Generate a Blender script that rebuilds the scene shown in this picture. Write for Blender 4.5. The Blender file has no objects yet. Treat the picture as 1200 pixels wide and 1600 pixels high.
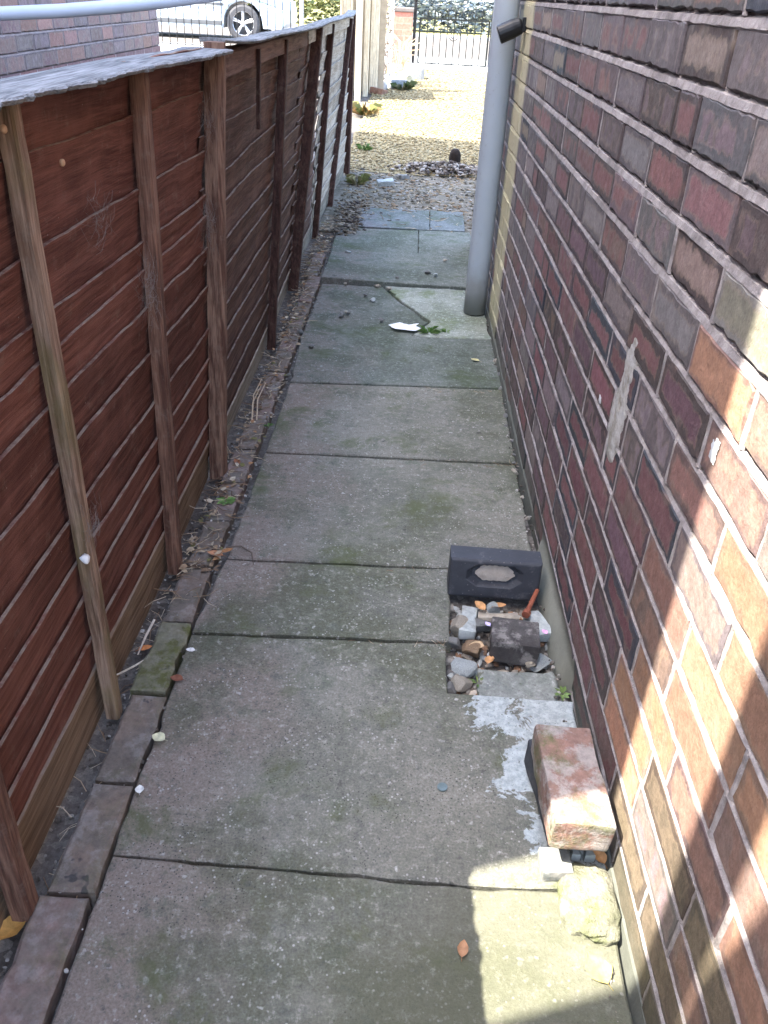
import bpy, bmesh, math, random
import numpy as np
from mathutils import Vector, Matrix, noise as mnoise

R_ = math.radians
random.seed(7); rng = np.random.default_rng(7)
S = bpy.context.scene
COL = S.collection

# ------------------------------------------------------------------ camera
cam_d = bpy.data.cameras.new('camera'); cam = bpy.data.objects.new('camera', cam_d); COL.objects.link(cam)
right = Vector((0.99793, 0.04425, 0.04663)); down = Vector((0.06297, -0.52714, -0.84744)); fwd = Vector((-0.01292, 0.84863, -0.52883))
m = Matrix((right, -down, -fwd)).transposed().to_4x4(); m.translation = Vector((0, 0, 1.3))
cam.matrix_world = m
cam_d.sensor_fit = 'VERTICAL'; cam_d.sensor_height = 36; cam_d.lens = 1304 / 1600 * 36
cam_d.clip_start = 0.02; cam_d.clip_end = 500
S.camera = cam
S.render.resolution_x = 768; S.render.resolution_y = 1024

# ------------------------------------------------------------------ light
SUN_EL = R_(57.5)
sd = Vector((math.cos(SUN_EL) * math.cos(R_(18.6)), math.cos(SUN_EL) * math.sin(R_(18.6)), -math.sin(SUN_EL)))
sun_l = bpy.data.lights.new('sun', 'SUN'); sun_l.energy = 2.8; sun_l.angle = R_(0.3); sun_l.color = (1.0, 0.93, 0.80)
sun = bpy.data.objects.new('sun', sun_l); COL.objects.link(sun)
sun.rotation_euler = sd.to_track_quat('-Z', 'Y').to_euler(); sun.location = (-4, -2, 9)
W = bpy.data.worlds.new('World'); S.world = W; W.use_nodes = True
wn = W.node_tree; bg = wn.nodes['Background']
sky = wn.nodes.new('ShaderNodeTexSky'); sky.sky_type = 'NISHITA'; sky.sun_disc = False
sky.sun_elevation = SUN_EL; sky.sun_rotation = math.atan2(-sd.x, -sd.y); sky.air_density = 1.0; sky.dust_density = 2.5; sky.ozone_density = 0.8
wn.links.new(sky.outputs[0], bg.inputs[0]); bg.inputs[1].default_value = 0.15
S.view_settings.view_transform = 'Standard'; S.view_settings.look = 'None'; S.view_settings.gamma = 1
S.view_settings.exposure = 3.3

# ------------------------------------------------------------------ helpers: tags
def tag(o, label, cat, group=None):
    o['label'] = label; o['category'] = cat
    if group: o['group'] = group
    return o
def empty(name, loc=(0, 0, 0), rz=0):
    o = bpy.data.objects.new(name, None); COL.objects.link(o); o.location = loc; o.rotation_euler = (0, 0, rz)
    o.empty_display_size = .1
    return o
def kind(o, k): o['kind'] = k; return o

class MB:
    def __init__(s): s.v = []; s.f = []; s.col = []
    def add(s, vs, fs, col=None):
        b = len(s.v); s.v += [tuple(p) for p in vs]; s.f += [tuple(i + b for i in f) for f in fs]
        s.col += [col] * len(fs)
    def box(s, c, d, rot=None, ch=0.0, col=None, jit=0):
        x, y, z = [k / 2 for k in d]; vs = []
        if ch <= 0:
            vs = [Vector((sx * x, sy * y, sz * z)) for sz in (-1, 1) for sy in (-1, 1) for sx in (-1, 1)]
            fs = [(0, 2, 3, 1), (4, 5, 7, 6), (0, 1, 5, 4), (2, 6, 7, 3), (0, 4, 6, 2), (1, 3, 7, 5)]
        else:
            bm = bmesh.new(); bmesh.ops.create_cube(bm, size=1)
            bmesh.ops.scale(bm, vec=d, verts=bm.verts)
            bmesh.ops.bevel(bm, geom=bm.edges[:], offset=ch, segments=2, affect='EDGES', profile=.6)
            bm.verts.index_update(); vs = [v.co.copy() for v in bm.verts]; fs = [tuple(v.index for v in f.verts) for f in bm.faces]; bm.free()
        if jit: vs = [v + Vector(mnoise.noise_vector(v * 23 + Vector(c) * 7)) * jit for v in vs]
        M = Matrix.Identity(3) if rot is None else (rot if isinstance(rot, Matrix) else Matrix.Rotation(rot, 3, 'Z'))
        s.add([M @ v + Vector(c) for v in vs], fs, col)
    def tube(s, pts, r, seg=8, col=None, cap=True):
        pts = [Vector(p) for p in pts]; n = len(pts); vs = []; fs = []
        rs = r if isinstance(r, (list, tuple)) else [r] * n
        for i, p in enumerate(pts):
            t = (pts[min(i + 1, n - 1)] - pts[max(i - 1, 0)]).normalized()
            a = t.cross(Vector((0, 0, 1)))
            if a.length < .05: a = t.cross(Vector((0, 1, 0)))
            a.normalize(); b = t.cross(a)
            vs += [p + (a * math.cos(2 * math.pi * k / seg) + b * math.sin(2 * math.pi * k / seg)) * rs[i] for k in range(seg)]
        for i in range(n - 1):
            for k in range(seg):
                k2 = (k + 1) % seg; fs.append((i * seg + k, i * seg + k2, (i + 1) * seg + k2, (i + 1) * seg + k))
        if cap: fs += [tuple(range(seg)), tuple(range((n - 1) * seg, n * seg))[::-1]]
        s.add(vs, fs, col)
    def grid(s, fn, nu, nv, col=None):
        vs = [fn(i / nu, j / nv) for j in range(nv + 1) for i in range(nu + 1)]
        fs = [(j * (nu + 1) + i, j * (nu + 1) + i + 1, (j + 1) * (nu + 1) + i + 1, (j + 1) * (nu + 1) + i) for j in range(nv) for i in range(nu)]
        s.add(vs, fs, col)
    def prism(s, poly, z0, z1, ch=0.004, col=None):
        """polygon (list of xy, counter-clockwise) extruded up, with a chamfered top edge"""
        n = len(poly); P = [Vector((p[0], p[1])) for p in poly]
        ins = []
        for i in range(n):
            a, b, c = P[i - 1], P[i], P[(i + 1) % n]
            t = (c - a); nn = Vector((-t.y, t.x)); nn = nn.normalized() if nn.length > 1e-9 else Vector((0, 0)); ins.append(b + nn * ch)
        vs = [(p.x, p.y, z0) for p in P] + [(p.x, p.y, z1 - ch * .8) for p in P] + [(p.x, p.y, z1) for p in ins]
        fs = [(i, (i + 1) % n, n + (i + 1) % n, n + i) for i in range(n)] + [(n + i, n + (i + 1) % n, 2 * n + (i + 1) % n, 2 * n + i) for i in range(n)]
        fs += [tuple(range(2 * n, 3 * n)), tuple(range(n))[::-1]]
        s.add(vs, fs, col)
    def build(s, name, mat, parent=None, smooth=False, loc=None, rot=None):
        me = bpy.data.meshes.new(name); me.from_pydata(s.v, [], s.f); me.materials.append(mat)
        if any(c is not None for c in s.col):
            at = me.attributes.new('col', 'FLOAT_COLOR', 'FACE')
            at.data.foreach_set('color', np.array([(*(c or (.5, .5, .5)), 1) for c in s.col], dtype=np.float32).ravel())
        if smooth: me.polygons.foreach_set('use_smooth', [True] * len(me.polygons))
        me.update()
        o = bpy.data.objects.new(name, me); COL.objects.link(o)
        if parent: o.parent = parent
        if loc is not None: o.location = loc
        if rot is not None: o.rotation_euler = rot
        return o

def lerp_tab(tab, x):
    if x <= tab[0][0]: return tab[0][1]
    for (a, va), (b, vb) in zip(tab, tab[1:]):
        if x <= b: return va + (vb - va) * (x - a) / (b - a)
    return tab[-1][1]

# ------------------------------------------------------------------ helpers: nodes
class NT:
    def __init__(s, name):
        s.mat = bpy.data.materials.new(name); s.mat.use_nodes = True; s.t = s.mat.node_tree
        s.bsdf = s.t.nodes['Principled BSDF']; s.bsdf.inputs['Specular IOR Level'].default_value = .3
        s._oc = None
    def n(s, typ, ins=None, **props):
        nd = s.t.nodes.new(typ)
        for k, v in props.items(): setattr(nd, k, v)
        for k, v in (ins or {}).items(): s.set(nd.inputs[k], v)
        return nd
    def set(s, sock, v):
        if isinstance(v, bpy.types.NodeSocket): s.t.links.new(v, sock)
        else:
            if isinstance(v, tuple) and len(v) == 3 and sock.type == 'RGBA': v = (*v, 1)
            sock.default_value = v
    def oc(s):
        if s._oc is None: s._oc = s.n('ShaderNodeTexCoord').outputs['Object']
        return s._oc
    def pos(s): return s.n('ShaderNodeNewGeometry').outputs['Position']
    def attr(s, name, out='Color'): return s.n('ShaderNodeAttribute', attribute_name=name).outputs[out]
    def rnd(s): return s.n('ShaderNodeObjectInfo').outputs['Random']
    def sep(s, v):
        o = s.n('ShaderNodeSeparateXYZ', {0: v}).outputs; return o[0], o[1], o[2]
    def comb(s, x, y, z): return s.n('ShaderNodeCombineXYZ', {0: x, 1: y, 2: z}).outputs[0]
    def scale(s, v, k): return s.n('ShaderNodeVectorMath', {0: v, 1: k}, operation='MULTIPLY').outputs[0]
    def m(s, op, a, b=0.0, c=None, clamp=False):
        i = {0: a, 1: b}
        if c is not None: i[2] = c
        return s.n('ShaderNodeMath', i, operation=op, use_clamp=clamp).outputs[0]
    def noise(s, v=None, scale=5.0, detail=4.0, rough=.55, w=None, dist=0.0):
        i = {'Vector': v if v is not None else s.oc(), 'Scale': scale, 'Detail': detail, 'Roughness': rough, 'Distortion': dist}
        if w is not None: i['W'] = w
        return s.n('ShaderNodeTexNoise', i, noise_dimensions='4D' if w is not None else '3D').outputs[0]
    def voro(s, v=None, scale=50.0, out=0, rand=1.0, feature='F1'):
        return s.n('ShaderNodeTexVoronoi', {'Vector': v if v is not None else s.oc(), 'Scale': scale, 'Randomness': rand}, feature=feature).outputs[out]
    def mr(s, v, a, b, c=0.0, d=1.0, smooth=True):
        return s.n('ShaderNodeMapRange', {0: v, 1: a, 2: b, 3: c, 4: d}, interpolation_type='SMOOTHSTEP' if smooth else 'LINEAR').outputs[0]
    def mix(s, f, a, b, mode='MIX'):
        nd = s.n('ShaderNodeMix', data_type='RGBA', blend_type=mode)
        s.set(nd.inputs[0], f); s.set(nd.inputs[6], a); s.set(nd.inputs[7], b); return nd.outputs[2]
    def bump(s, h, strength=.3, dist=.01, prev=None):
        i = {'Strength': strength, 'Distance': dist, 'Height': h}
        if prev is not None: i['Normal'] = prev
        return s.n('ShaderNodeBump', i).outputs[0]
    def out(s, color, rough=.85, normal=None, metal=0.0, spec=.3):
        b = s.bsdf; s.set(b.inputs['Base Color'], color); s.set(b.inputs['Roughness'], rough)
        if normal is not None: s.set(b.inputs['Normal'], normal)
        b.inputs['Metallic'].default_value = metal; b.inputs['Specular IOR Level'].default_value = spec
        return s.mat

def simple(name, col, rough=.7, var=.25, scale=12.0, bump=.15, bd=.004, metal=0.0, spec=.3):
    t = NT(name); nz = t.noise(scale=scale, detail=6, rough=.65, w=t.m('MULTIPLY', t.rnd(), 50.0))
    k = t.mr(nz, .25, .75, 1 - var, 1 + var, False)
    c = t.mix(1.0, col, t.comb(k, k, k), 'MULTIPLY')
    return t.out(c, rough, t.bump(t.noise(scale=scale * 8, detail=4), bump, bd), metal, spec)

# ------------------------------------------------------------------ materials
def cream_paint(t, c, oc, y, z):
    e = t.m('ADD', t.m('SUBTRACT', y, 3.74), t.m('MULTIPLY', t.m('SUBTRACT', t.noise(oc, 14.0, 4), .5), .12))
    pa = t.m('MULTIPLY', t.mr(t.m('ABSOLUTE', e), .13, .21, 1, 0), t.mr(t.m('ADD', z, t.m('MULTIPLY', t.noise(oc, 20.0), .08)), .02, .07))
    pa = t.m('MULTIPLY', pa, t.mr(t.noise(oc, 45.0, 6, .75), .30, .46, .35, .95))
    return t.mix(pa, c, t.mix(t.noise(oc, 9.0, 5), (.46, .43, .28), (.60, .57, .39)))

def mat_brick():
    t = NT('brindled brick'); u, v, sd_ = t.sep(t.attr('buv', 'Vector')); L, H, s2 = t.sep(t.attr('bdim', 'Vector'))
    ca = t.attr('ca'); cb = t.attr('cb'); w0, stripe, lime = t.sep(t.attr('pr', 'Vector'))
    d = t.m('MINIMUM', t.m('MINIMUM', u, t.m('SUBTRACT', L, u)), t.m('MINIMUM', v, t.m('SUBTRACT', H, v)))
    p = t.comb(u, v, t.m('MULTIPLY', sd_, 40.0))
    n1 = t.noise(p, 38.0, 3, .6); n2 = t.noise(p, 110.0, 4, .65)
    dd = t.m('ADD', d, t.m('MULTIPLY', t.m('SUBTRACT', n1, .5), .034))
    dd = t.m('ADD', dd, t.m('MULTIPLY', t.m('SUBTRACT', n2, .5), .008))
    rim = t.m('MULTIPLY', t.mr(t.m('SUBTRACT', t.m('SUBTRACT', dd, .002), w0), -.006, .006, 1, 0), t.mr(t.noise(p, 11.0, 2), .30, .46, .55, 1.0))
    su = t.noise(t.comb(t.m('ADD', u, t.m('MULTIPLY', t.noise(p, 25.0, 2), .012)), t.m('MULTIPLY', sd_, 91.0), t.m('MULTIPLY', v, .6)), 24.0, 1.5, .5)
    st = t.m('MULTIPLY', t.mr(su, .44, .54), stripe)
    f = t.m('MAXIMUM', rim, st)
    halo = t.m('MULTIPLY', t.m('MULTIPLY', t.mr(f, .02, .5), t.mr(f, .5, .98, 1, 0)), .22)
    c = t.mix(f, ca, cb)
    c = t.mix(halo, c, (.34, .26, .18))
    k = t.m('MULTIPLY', t.mr(t.noise(p, 48.0, 7, .74), .25, .75, .68, 1.32, False), t.mr(t.noise(t.scale(p, (1.6, .9, 1.0)), 150.0, 3, .6), .3, .7, .86, 1.14, False))
    c = t.mix(1.0, c, t.comb(k, k, k), 'MULTIPLY')
    oc = t.oc()
    lm = t.m('MULTIPLY', t.mr(t.noise(oc, 16.0, 8, .72), .56, .74), lime)
    c = t.mix(lm, c, (.36, .34, .33))
    pit = t.mr(t.voro(oc, 240.0), .10, .2, .5, 1.0)
    pm = t.mr(t.noise(oc, 30.0, 2), .5, .6)
    pk = t.m('SUBTRACT', 1.0, t.m('MULTIPLY', t.m('SUBTRACT', 1.0, pit), pm))
    c = t.mix(1.0, c, t.comb(pk, pk, pk), 'MULTIPLY')
    # painted cream strip down the wall, hand-brushed edges
    x, y, z = t.sep(t.pos())
    c = cream_paint(t, c, oc, y, z)
    # green-grey damp foot of the wall
    gz = t.m('MULTIPLY', t.mr(t.m('SUBTRACT', z, t.m('MULTIPLY', t.noise(oc, 5.0, 5), .16)), -.05, .03, 1, 0), .55)
    c = t.mix(gz, c, (.075, .08, .062))
    nb = t.bump(t.noise(p, 240.0, 5, .7), .35, .003); nb = t.bump(t.noise(p, 45.0, 4, .6), .4, .006, nb); nb = t.bump(pk, .5, .002, nb)
    return t.out(c, t.mr(n1, .3, .7, .62, .88), nb, spec=.35)

def mat_mortar(name, c1, c2, paint=False):
    t = NT(name); oc = t.oc()
    c = t.mix(t.mr(t.noise(oc, 26.0, 8, .75), .33, .67), c1, c2)
    c = t.mix(t.mr(t.noise(oc, 5.0, 4), .52, .72, 0, .6), c, tuple(k * .55 for k in c1))
    nb = t.bump(t.noise(oc, 220.0, 5, .7), .8, .003); nb = t.bump(t.noise(oc, 60.0, 4, .7), .5, .004, nb)
    x, y, z = t.sep(t.pos())
    if paint: c = cream_paint(t, c, oc, y, z)
    gz = t.m('MULTIPLY', t.mr(t.m('SUBTRACT', z, t.m('MULTIPLY', t.noise(oc, 5.0, 5), .16)), -.05, .03, 1, 0), .4)
    c = t.mix(gz, c, (.10, .10, .085))
    return t.out(c, .95, nb, spec=.15)

def mat_slab(name, tint=(1, 1, 1), smear=0.0, near=False):
    t = NT(name); oc = t.oc(); x, y, z = t.sep(oc)
    big = t.noise(oc, 2.6, 5, .6); mid = t.noise(oc, 9.0, 6, .65); fine = t.noise(oc, 55.0, 6, .75); grit = t.noise(oc, 210.0, 3, .7)
    c = t.mix(t.mr(big, .35, .65), (.135, .136, .112), (.200, .194, .164))
    pink = t.m('MULTIPLY', t.mr(t.m('ADD', x, t.m('MULTIPLY', t.m('SUBTRACT', big, .5), .7)), -.42, -.12, 1, 0), .85)
    c = t.mix(pink, c, (.225, .180, .150))
    c = t.mix(t.mr(mid, .52, .72, 0, .8), c, (.098, .114, .080))
    c = t.mix(t.mr(t.noise(t.n('ShaderNodeVectorMath', {0: oc, 1: (1.7, 4.2, 0.0)}).outputs[0], 2.2, 6, .65), .47, .60, 0, .72), c, (.085, .092, .058))
    c = t.mix(t.mr(fine, .53, .68, 0, .75), c, (.32, .312, .275))
    c = t.mix(t.mr(fine, .46, .32, 0, .7), c, (.080, .084, .076))
    blot = t.noise(t.n('ShaderNodeVectorMath', {0: oc, 1: (5.1, 2.2, 0.0)}).outputs[0], 17.0, 7, .72)
    c = t.mix(t.mr(blot, .53, .72, 0, .5), c, (.295, .285, .24))
    c = t.mix(t.mr(blot, .45, .33, 0, .6), c, (.095, .105, .088))
    lich = t.m('MULTIPLY', t.mr(t.voro(t.n('ShaderNodeVectorMath', {0: oc, 1: t.scale(t.n('ShaderNodeTexNoise', {'Vector': oc, 'Scale': 60.0}).outputs[1], (.02, .02, .02))}).outputs[0], 34.0), .10, .17, 1, 0), t.mr(t.noise(oc, 4.3, 3), .46, .60))
    c = t.mix(t.m('MULTIPLY', lich, .55), c, (.46, .46, .43))
    k = t.mr(grit, .3, .7, .72, 1.28, False); c = t.mix(1.0, c, t.comb(k, k, k), 'MULTIPLY')
    agg = t.m('MULTIPLY', t.mr(t.voro(oc, 95.0), .16, .24, 1, 0), t.mr(t.noise(oc, 13.0, 3), .48, .62))
    c = t.mix(t.m('MULTIPLY', agg, .7), c, (.44, .43, .40))
    pit = t.m('MULTIPLY', t.mr(t.voro(oc, 130.0), .14, .22, 1, 0), t.mr(t.noise(t.n('ShaderNodeVectorMath', {0: oc, 1: (3.3, 7.7, 1.1)}).outputs[0], 6.0, 4, .6), .47, .58))
    c = t.mix(t.m('MULTIPLY', pit, .85), c, (.045, .047, .043))
    spot = t.mr(t.voro(t.n('ShaderNodeVectorMath', {0: oc, 1: t.scale(t.n('ShaderNodeTexNoise', {'Vector': oc, 'Scale': 30.0}).outputs[1], (.05, .05, .05))}).outputs[0], 9.0), .05, .09, .8, 0)
    c = t.mix(t.m('MULTIPLY', spot, t.mr(t.noise(oc, 3.1, 2), .5, .6)), c, (.04, .042, .038))
    moss = t.m('MULTIPLY', t.mr(t.noise(oc, 3.7, 7, .7, dist=.3), .53, .66), .75)
    c = t.mix(moss, c, (.085, .100, .045))
    mossy = t.mr(t.m('ADD', t.m('ADD', x, t.m('MULTIPLY', y, -.45)), t.m('MULTIPLY', t.m('SUBTRACT', big, .5), .5)), -.48, -.16, 0, .62)  # moss, plus darkening put into the colour to tame the sun patch
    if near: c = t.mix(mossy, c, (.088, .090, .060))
    if smear:
        # white cement smeared and half worn off the surface
        sm = t.m('ADD', t.noise(oc, 11.0, 9, .70, dist=.4), t.mr(x, .06, .33, -.34, .06, False))
        sm = t.m('ADD', sm, t.mr(y, .98, 1.36, -.07, .08, False))
        f = t.mr(sm, .455, .475)
        cc = t.mix(t.mr(fine, .35, .65), (.29, .325, .325), (.47, .515, .515))
        cc = t.mix(t.mr(t.noise(oc, 140.0, 4, .7), .40, .30), cc, (.10, .11, .10))
        c = t.mix(t.m('MULTIPLY', f, smear), c, cc)
    if tint != (1, 1, 1): c = t.mix(1.0, c, tint, 'MULTIPLY')
    nb = t.bump(grit, .45, .0035); nb = t.bump(fine, .45, .006, nb); nb = t.bump(agg, .35, .003, nb); nb = t.bump(pit, -.6, .003, nb); nb = t.bump(mid, .4, .01, nb)
    return t.out(c, t.mr(fine, .3, .7, .95, .78), nb, spec=.22)

def mat_wood(name, dark, light, dust=.5, dustcol=(.26, .2, .155), grain=1.0, streak=None, gx=14):
    """stained softwood; grain runs along local Y"""
    t = NT(name); oc = t.oc(); br = t.attr('col'); r, g, b = t.sep(br)
    off = t.n('ShaderNodeVectorMath', {0: oc, 1: t.comb(0.0, t.m('MULTIPLY', r, 31.0), t.m('MULTIPLY', r, 17.0))}).outputs[0]
    warp = t.n('ShaderNodeVectorMath', {0: off, 1: t.comb(0.0, 0.0, t.m('MULTIPLY', t.noise(off, 4.0, 2), .05))}).outputs[0]
    gr = t.noise(t.scale(warp, (gx, 2.6, 52)), 1.6, 6, .62); fg = t.noise(t.scale(off, (gx * 3, 5, 190)), 2.0, 4, .6)
    c = t.mix(t.mr(gr, .34, .66), dark, light)
    k = t.mr(fg, .3, .7, 1 - .3 * grain, 1 + .3 * grain, False); c = t.mix(1.0, c, t.comb(k, k, k), 'MULTIPLY')
    k2 = t.mr(r, 0.0, 1.0, .78, 1.25, False); c = t.mix(1.0, c, t.comb(k2, k2, k2), 'MULTIPLY')
    blot = t.mr(t.noise(off, 6.0, 5, .6), .45, .72, 0, .55); c = t.mix(blot, c, tuple(k * 1.35 for k in light))
    ds = t.m('MULTIPLY', t.mr(t.noise(oc, 24.0, 8, .78), .52, .76), dust)
    c = t.mix(ds, c, dustcol)
    speck = t.mr(t.voro(oc, 46.0), .035, .06, .75, 0); c = t.mix(t.m('MULTIPLY', speck, t.mr(t.noise(oc, 7.0), .47, .55)), c, (.42, .37, .31))
    if streak is not None:
        c = t.mix(t.mr(t.noise(t.scale(oc, (8, 9, 1.3)), 2.0, 4), .52, .66, 0, .9), c, streak)
    # g = 1 on planed top edges that hold pale dust
    c = t.mix(t.m('MULTIPLY', g, t.mr(t.noise(oc, 17.0, 7, .75), .36, .60, .08, 1)), c, dustcol)
    nb = t.bump(gr, .35 * grain, .006); nb = t.bump(fg, .4 * grain, .003, nb)
    return t.out(c, .85, nb, spec=.15)

def mat_post(name, dark, light, green=0.0, dust=.4):
    """timber with the grain running up local Z"""
    t = NT(name); oc = t.oc()
    gr = t.noise(t.scale(oc, (60, 60, 4)), 1.2, 6, .65); fg = t.noise(t.scale(oc, (200, 200, 9)), 1.5, 4)
    c = t.mix(t.mr(gr, .36, .64), dark, light)
    k = t.mr(fg, .3, .7, .7, 1.3, False); c = t.mix(1.0, c, t.comb(k, k, k), 'MULTIPLY')
    c = t.mix(t.m('MULTIPLY', t.mr(t.noise(oc, 26.0, 8, .75), .5, .72), dust), c, (.30, .24, .19))
    if green: c = t.mix(t.m('MULTIPLY', t.mr(t.noise(t.scale(oc, (9, 9, 3)), 1.6, 5), .46, .62), green), c, (.15, .135, .05))
    nb = t.bump(gr, .6, .006); nb = t.bump(fg, .5, .003, nb)
    return t.out(c, .78, nb, spec=.25)

def mat_col(name, rough=.9, var=.3, scale=60.0, bump=.4, spec=.2):
    """colour from the face attribute, broken up by noise"""
    t = NT(name); n = t.noise(scale=scale, detail=5, rough=.7); k = t.mr(n, .25, .75, 1 - var, 1 + var, False)
    return t.out(t.mix(1.0, t.attr('col'), t.comb(k, k, k), 'MULTIPLY'), rough, t.bump(t.noise(scale=scale * 3), bump, .003), spec=spec)

def mat_oldbrick(name, base, dark, moss=.4, lime=.3, seed=0.0, mosscol=(.09, .10, .035), lt=.50, bs=1.0):
    t = NT(name); oc = t.oc(); w = t.m('ADD', t.m('MULTIPLY', t.rnd(), 60.0), seed)
    n1 = t.noise(oc, 14.0, 5, .6, w=w); n2 = t.noise(oc, 60.0, 6, .7, w=w); n3 = t.noise(oc, 22.0, 6, .68, w=t.m('ADD', w, 9.0))
    c = t.mix(t.mr(n1, .35, .65), base, dark)
    c = t.mix(t.m('MULTIPLY', t.mr(n3, lt, lt + .12), lime), c, (.36, .34, .32))
    c = t.mix(t.mr(t.noise(oc, 18.0, 3, w=t.m('ADD', w, 20.0)), .66, .70, 0, .8), c, (.045, .046, .05))
    c = t.mix(t.m('MULTIPLY', t.mr(t.noise(oc, 13.0, 7, .72, w=t.m('ADD', w, 4.0)), .50, .64), moss), c, mosscol)
    k = t.mr(n2, .25, .75, .65, 1.35, False); c = t.mix(1.0, c, t.comb(k, k, k), 'MULTIPLY')
    nb = t.bump(n2, min(1, .6 * bs), .004 * bs); nb = t.bump(t.noise(oc, 240.0, 4), .5, .002 * bs, nb); nb = t.bump(n1, .4, .008, nb)
    return t.out(c, .9, nb, spec=.2)

def mat_ground(name, a, b, c3, scale=22.0):
    t = NT(name); oc = t.oc()
    c = t.mix(t.mr(t.noise(oc, 3.0, 6, .65), .35, .65), a, b)
    v = t.voro(oc, scale, 1); vd = t.voro(oc, scale)
    r, g, bb = t.sep(v); c = t.mix(t.mr(r, .45, .95, 0, .8), c, c3)
    k = t.mr(t.noise(oc, 130.0, 5, .7), .3, .7, .65, 1.35, False); c = t.mix(1.0, c, t.comb(k, k, k), 'MULTIPLY')
    nb = t.bump(vd, -.8, .02); nb = t.bump(t.noise(oc, 160.0, 5, .7), .6, .006, nb)
    return t.out(c, .95, nb, spec=.15)

M_BRICK = mat_brick()
M_MORT = mat_mortar('pale lime mortar', (.235, .212, .208), (.43, .395, .39), True)
M_SLAB = mat_slab('weathered concrete flag')
M_SLABN = mat_slab('near concrete flag with moss and sun patch dimming', near=True)
M_SLABB = mat_slab('bluish concrete flag', tint=(.78, .87, .90))
M_SLABS = mat_slab('concrete smeared with white cement', smear=.95)
M_CEM = mat_slab('pale concrete patch', tint=(1.35, 1.32, 1.22))
M_FENCE = mat_wood('red brown stained fence board', (.105, .041, .031), (.18, .079, .059), dust=.45)
M_FENCE2 = mat_wood('dull brown stained fence board', (.082, .041, .033), (.155, .088, .069), dust=.50, dustcol=(.22, .18, .15))
M_FENCE3 = mat_wood('sun greyed fence board', (.25, .205, .165), (.44, .385, .325), dust=.6, dustcol=(.50, .46, .41))
M_GBOARD = mat_wood('pale brown bottom board', (.13, .085, .055), (.24, .17, .115), dust=.4)
M_GBOARD2 = mat_wood('pale grey bottom board', (.19, .165, .13), (.33, .295, .245), dust=.4)
M_CAP = mat_wood('silver grey weathered capping', (.105, .113, .12), (.265, .275, .285), dust=.12, dustcol=(.34, .34, .33), grain=1.5, gx=70)
M_BAT1 = mat_post('bare weathered batten', (.15, .088, .058), (.35, .24, .17), green=.45, dust=.4)
M_BAT2 = mat_post('brown stained batten', (.095, .043, .030), (.23, .125, .085), dust=.35)
M_BATD = mat_post('dark stained batten', (.036, .017, .013), (.085, .042, .033), dust=.25)
M_POST = mat_post('worn brown post', (.095, .045, .032), (.27, .165, .115), dust=.3)
M_SOIL = mat_ground('dark dusty soil', (.075, .066, .058), (.125, .112, .10), (.19, .175, .155), 60.0)
M_RUBB = mat_ground('trodden rubble and dust', (.10, .09, .066), (.165, .15, .12), (.23, .21, .175), 34.0)
M_GRAV = mat_ground('buff gravel bed', (.19, .15, .078), (.235, .195, .105), (.28, .24, .14), 42.0)
M_CHIP = mat_col('stone chips')
M_LEAF = mat_col('dry leaf', rough=.75, var=.35, scale=90.0, bump=.2)
M_GREEN = mat_col('small green leaf', rough=.6, var=.3, scale=80.0, bump=.15)

# ------------------------------------------------------------------ ground, gravel, street
def zg(y): return max(0.0, (min(y, 14.2) - 7.0) * .0525)
def ground_fn(u, v):
    x = -30 + 60 * u; y = -6 + 126 * v
    base = -.035 if y < 5.7 else -.035 + min(1, (y - 5.7) / .7) * .03
    return (x, y, base + zg(y))
ys = [-6, 0, 2, 5.7, 6.05, 6.4, 7, 8, 10, 12, 14.2, 20, 40, 120]; xs = [-40, -10, -3, -1, 0, 1, 3, 10, 40]
g = MB()
def gpt(x, y):
    base = -.035 if y <= 5.7 else -.035 + min(1, (y - 5.7) / .7) * .03
    return (x, y, base + zg(y))
g.v = [gpt(x, y) for y in ys for x in xs]; nx = len(xs)
g.f = [(j * nx + i, j * nx + i + 1, (j + 1) * nx + i + 1, (j + 1) * nx + i) for j in range(len(ys) - 1) for i in range(nx - 1)]; g.col = [None] * len(g.f)
kind(g.build('ground', M_SOIL), 'structure')

def strip(name, x0, x1, y0, y1, dz, mat, ny=24, nx=10, wob=0.0):
    s = MB()
    def fn(u, v):
        y = y0 + (y1 - y0) * v; x = x0 + (x1 - x0) * u
        b = 0 if y > 6.4 else (-.03 if y < 5.7 else -.03 + (y - 5.7) / .7 * .03)
        if u in (0, 1) or v in (0, 1): x += wob * mnoise.noise(Vector((y * 3, x, 1))); y += wob * mnoise.noise(Vector((x * 4, y, 7)))
        return (x, y, zg(y) + dz + b)
    s.grid(fn, nx, ny); return kind(s.build(name, mat), 'structure')
strip('earth_patch', -.62, 1.6, 5.5, 8.2, .004, M_RUBB, 30, 24, .03)
strip('gravel', -.62, 3.4, 7.35, 13.85, .009, M_GRAV, 30, 20, .06)
M_PAVE = simple('pale street paving', (.30, .31, .31), .9, .15, 2.0)
M_ROAD = simple('sun bleached asphalt', (.19, .20, .205), .9, .12, 3.0)
M_VERGE = mat_ground('sunlit rough grass', (.15, .155, .06), (.21, .20, .085), (.25, .23, .12), 9.0)
s = MB(); s.box((0, 14.95, zg(14.2) - .04), (60, 2.1, .11)); kind(s.build('pavement', M_PAVE), 'structure')
s = MB(); s.box((0, 16.08, zg(14.2) - .045), (60, .14, .115)); kind(s.build('kerb', simple('grey kerb stone', (.36, .37, .38), .9)), 'structure')
s = MB(); s.box((0, 20.1, zg(14.2) - .06), (60, 7.88, .075)); kind(s.build('road', M_ROAD), 'structure')
s = MB(); s.box((0, 24.11, zg(14.2) - .02), (60, .14, .15)); kind(s.build('kerb', bpy.data.materials['grey kerb stone']), 'structure')
s = MB()
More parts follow.
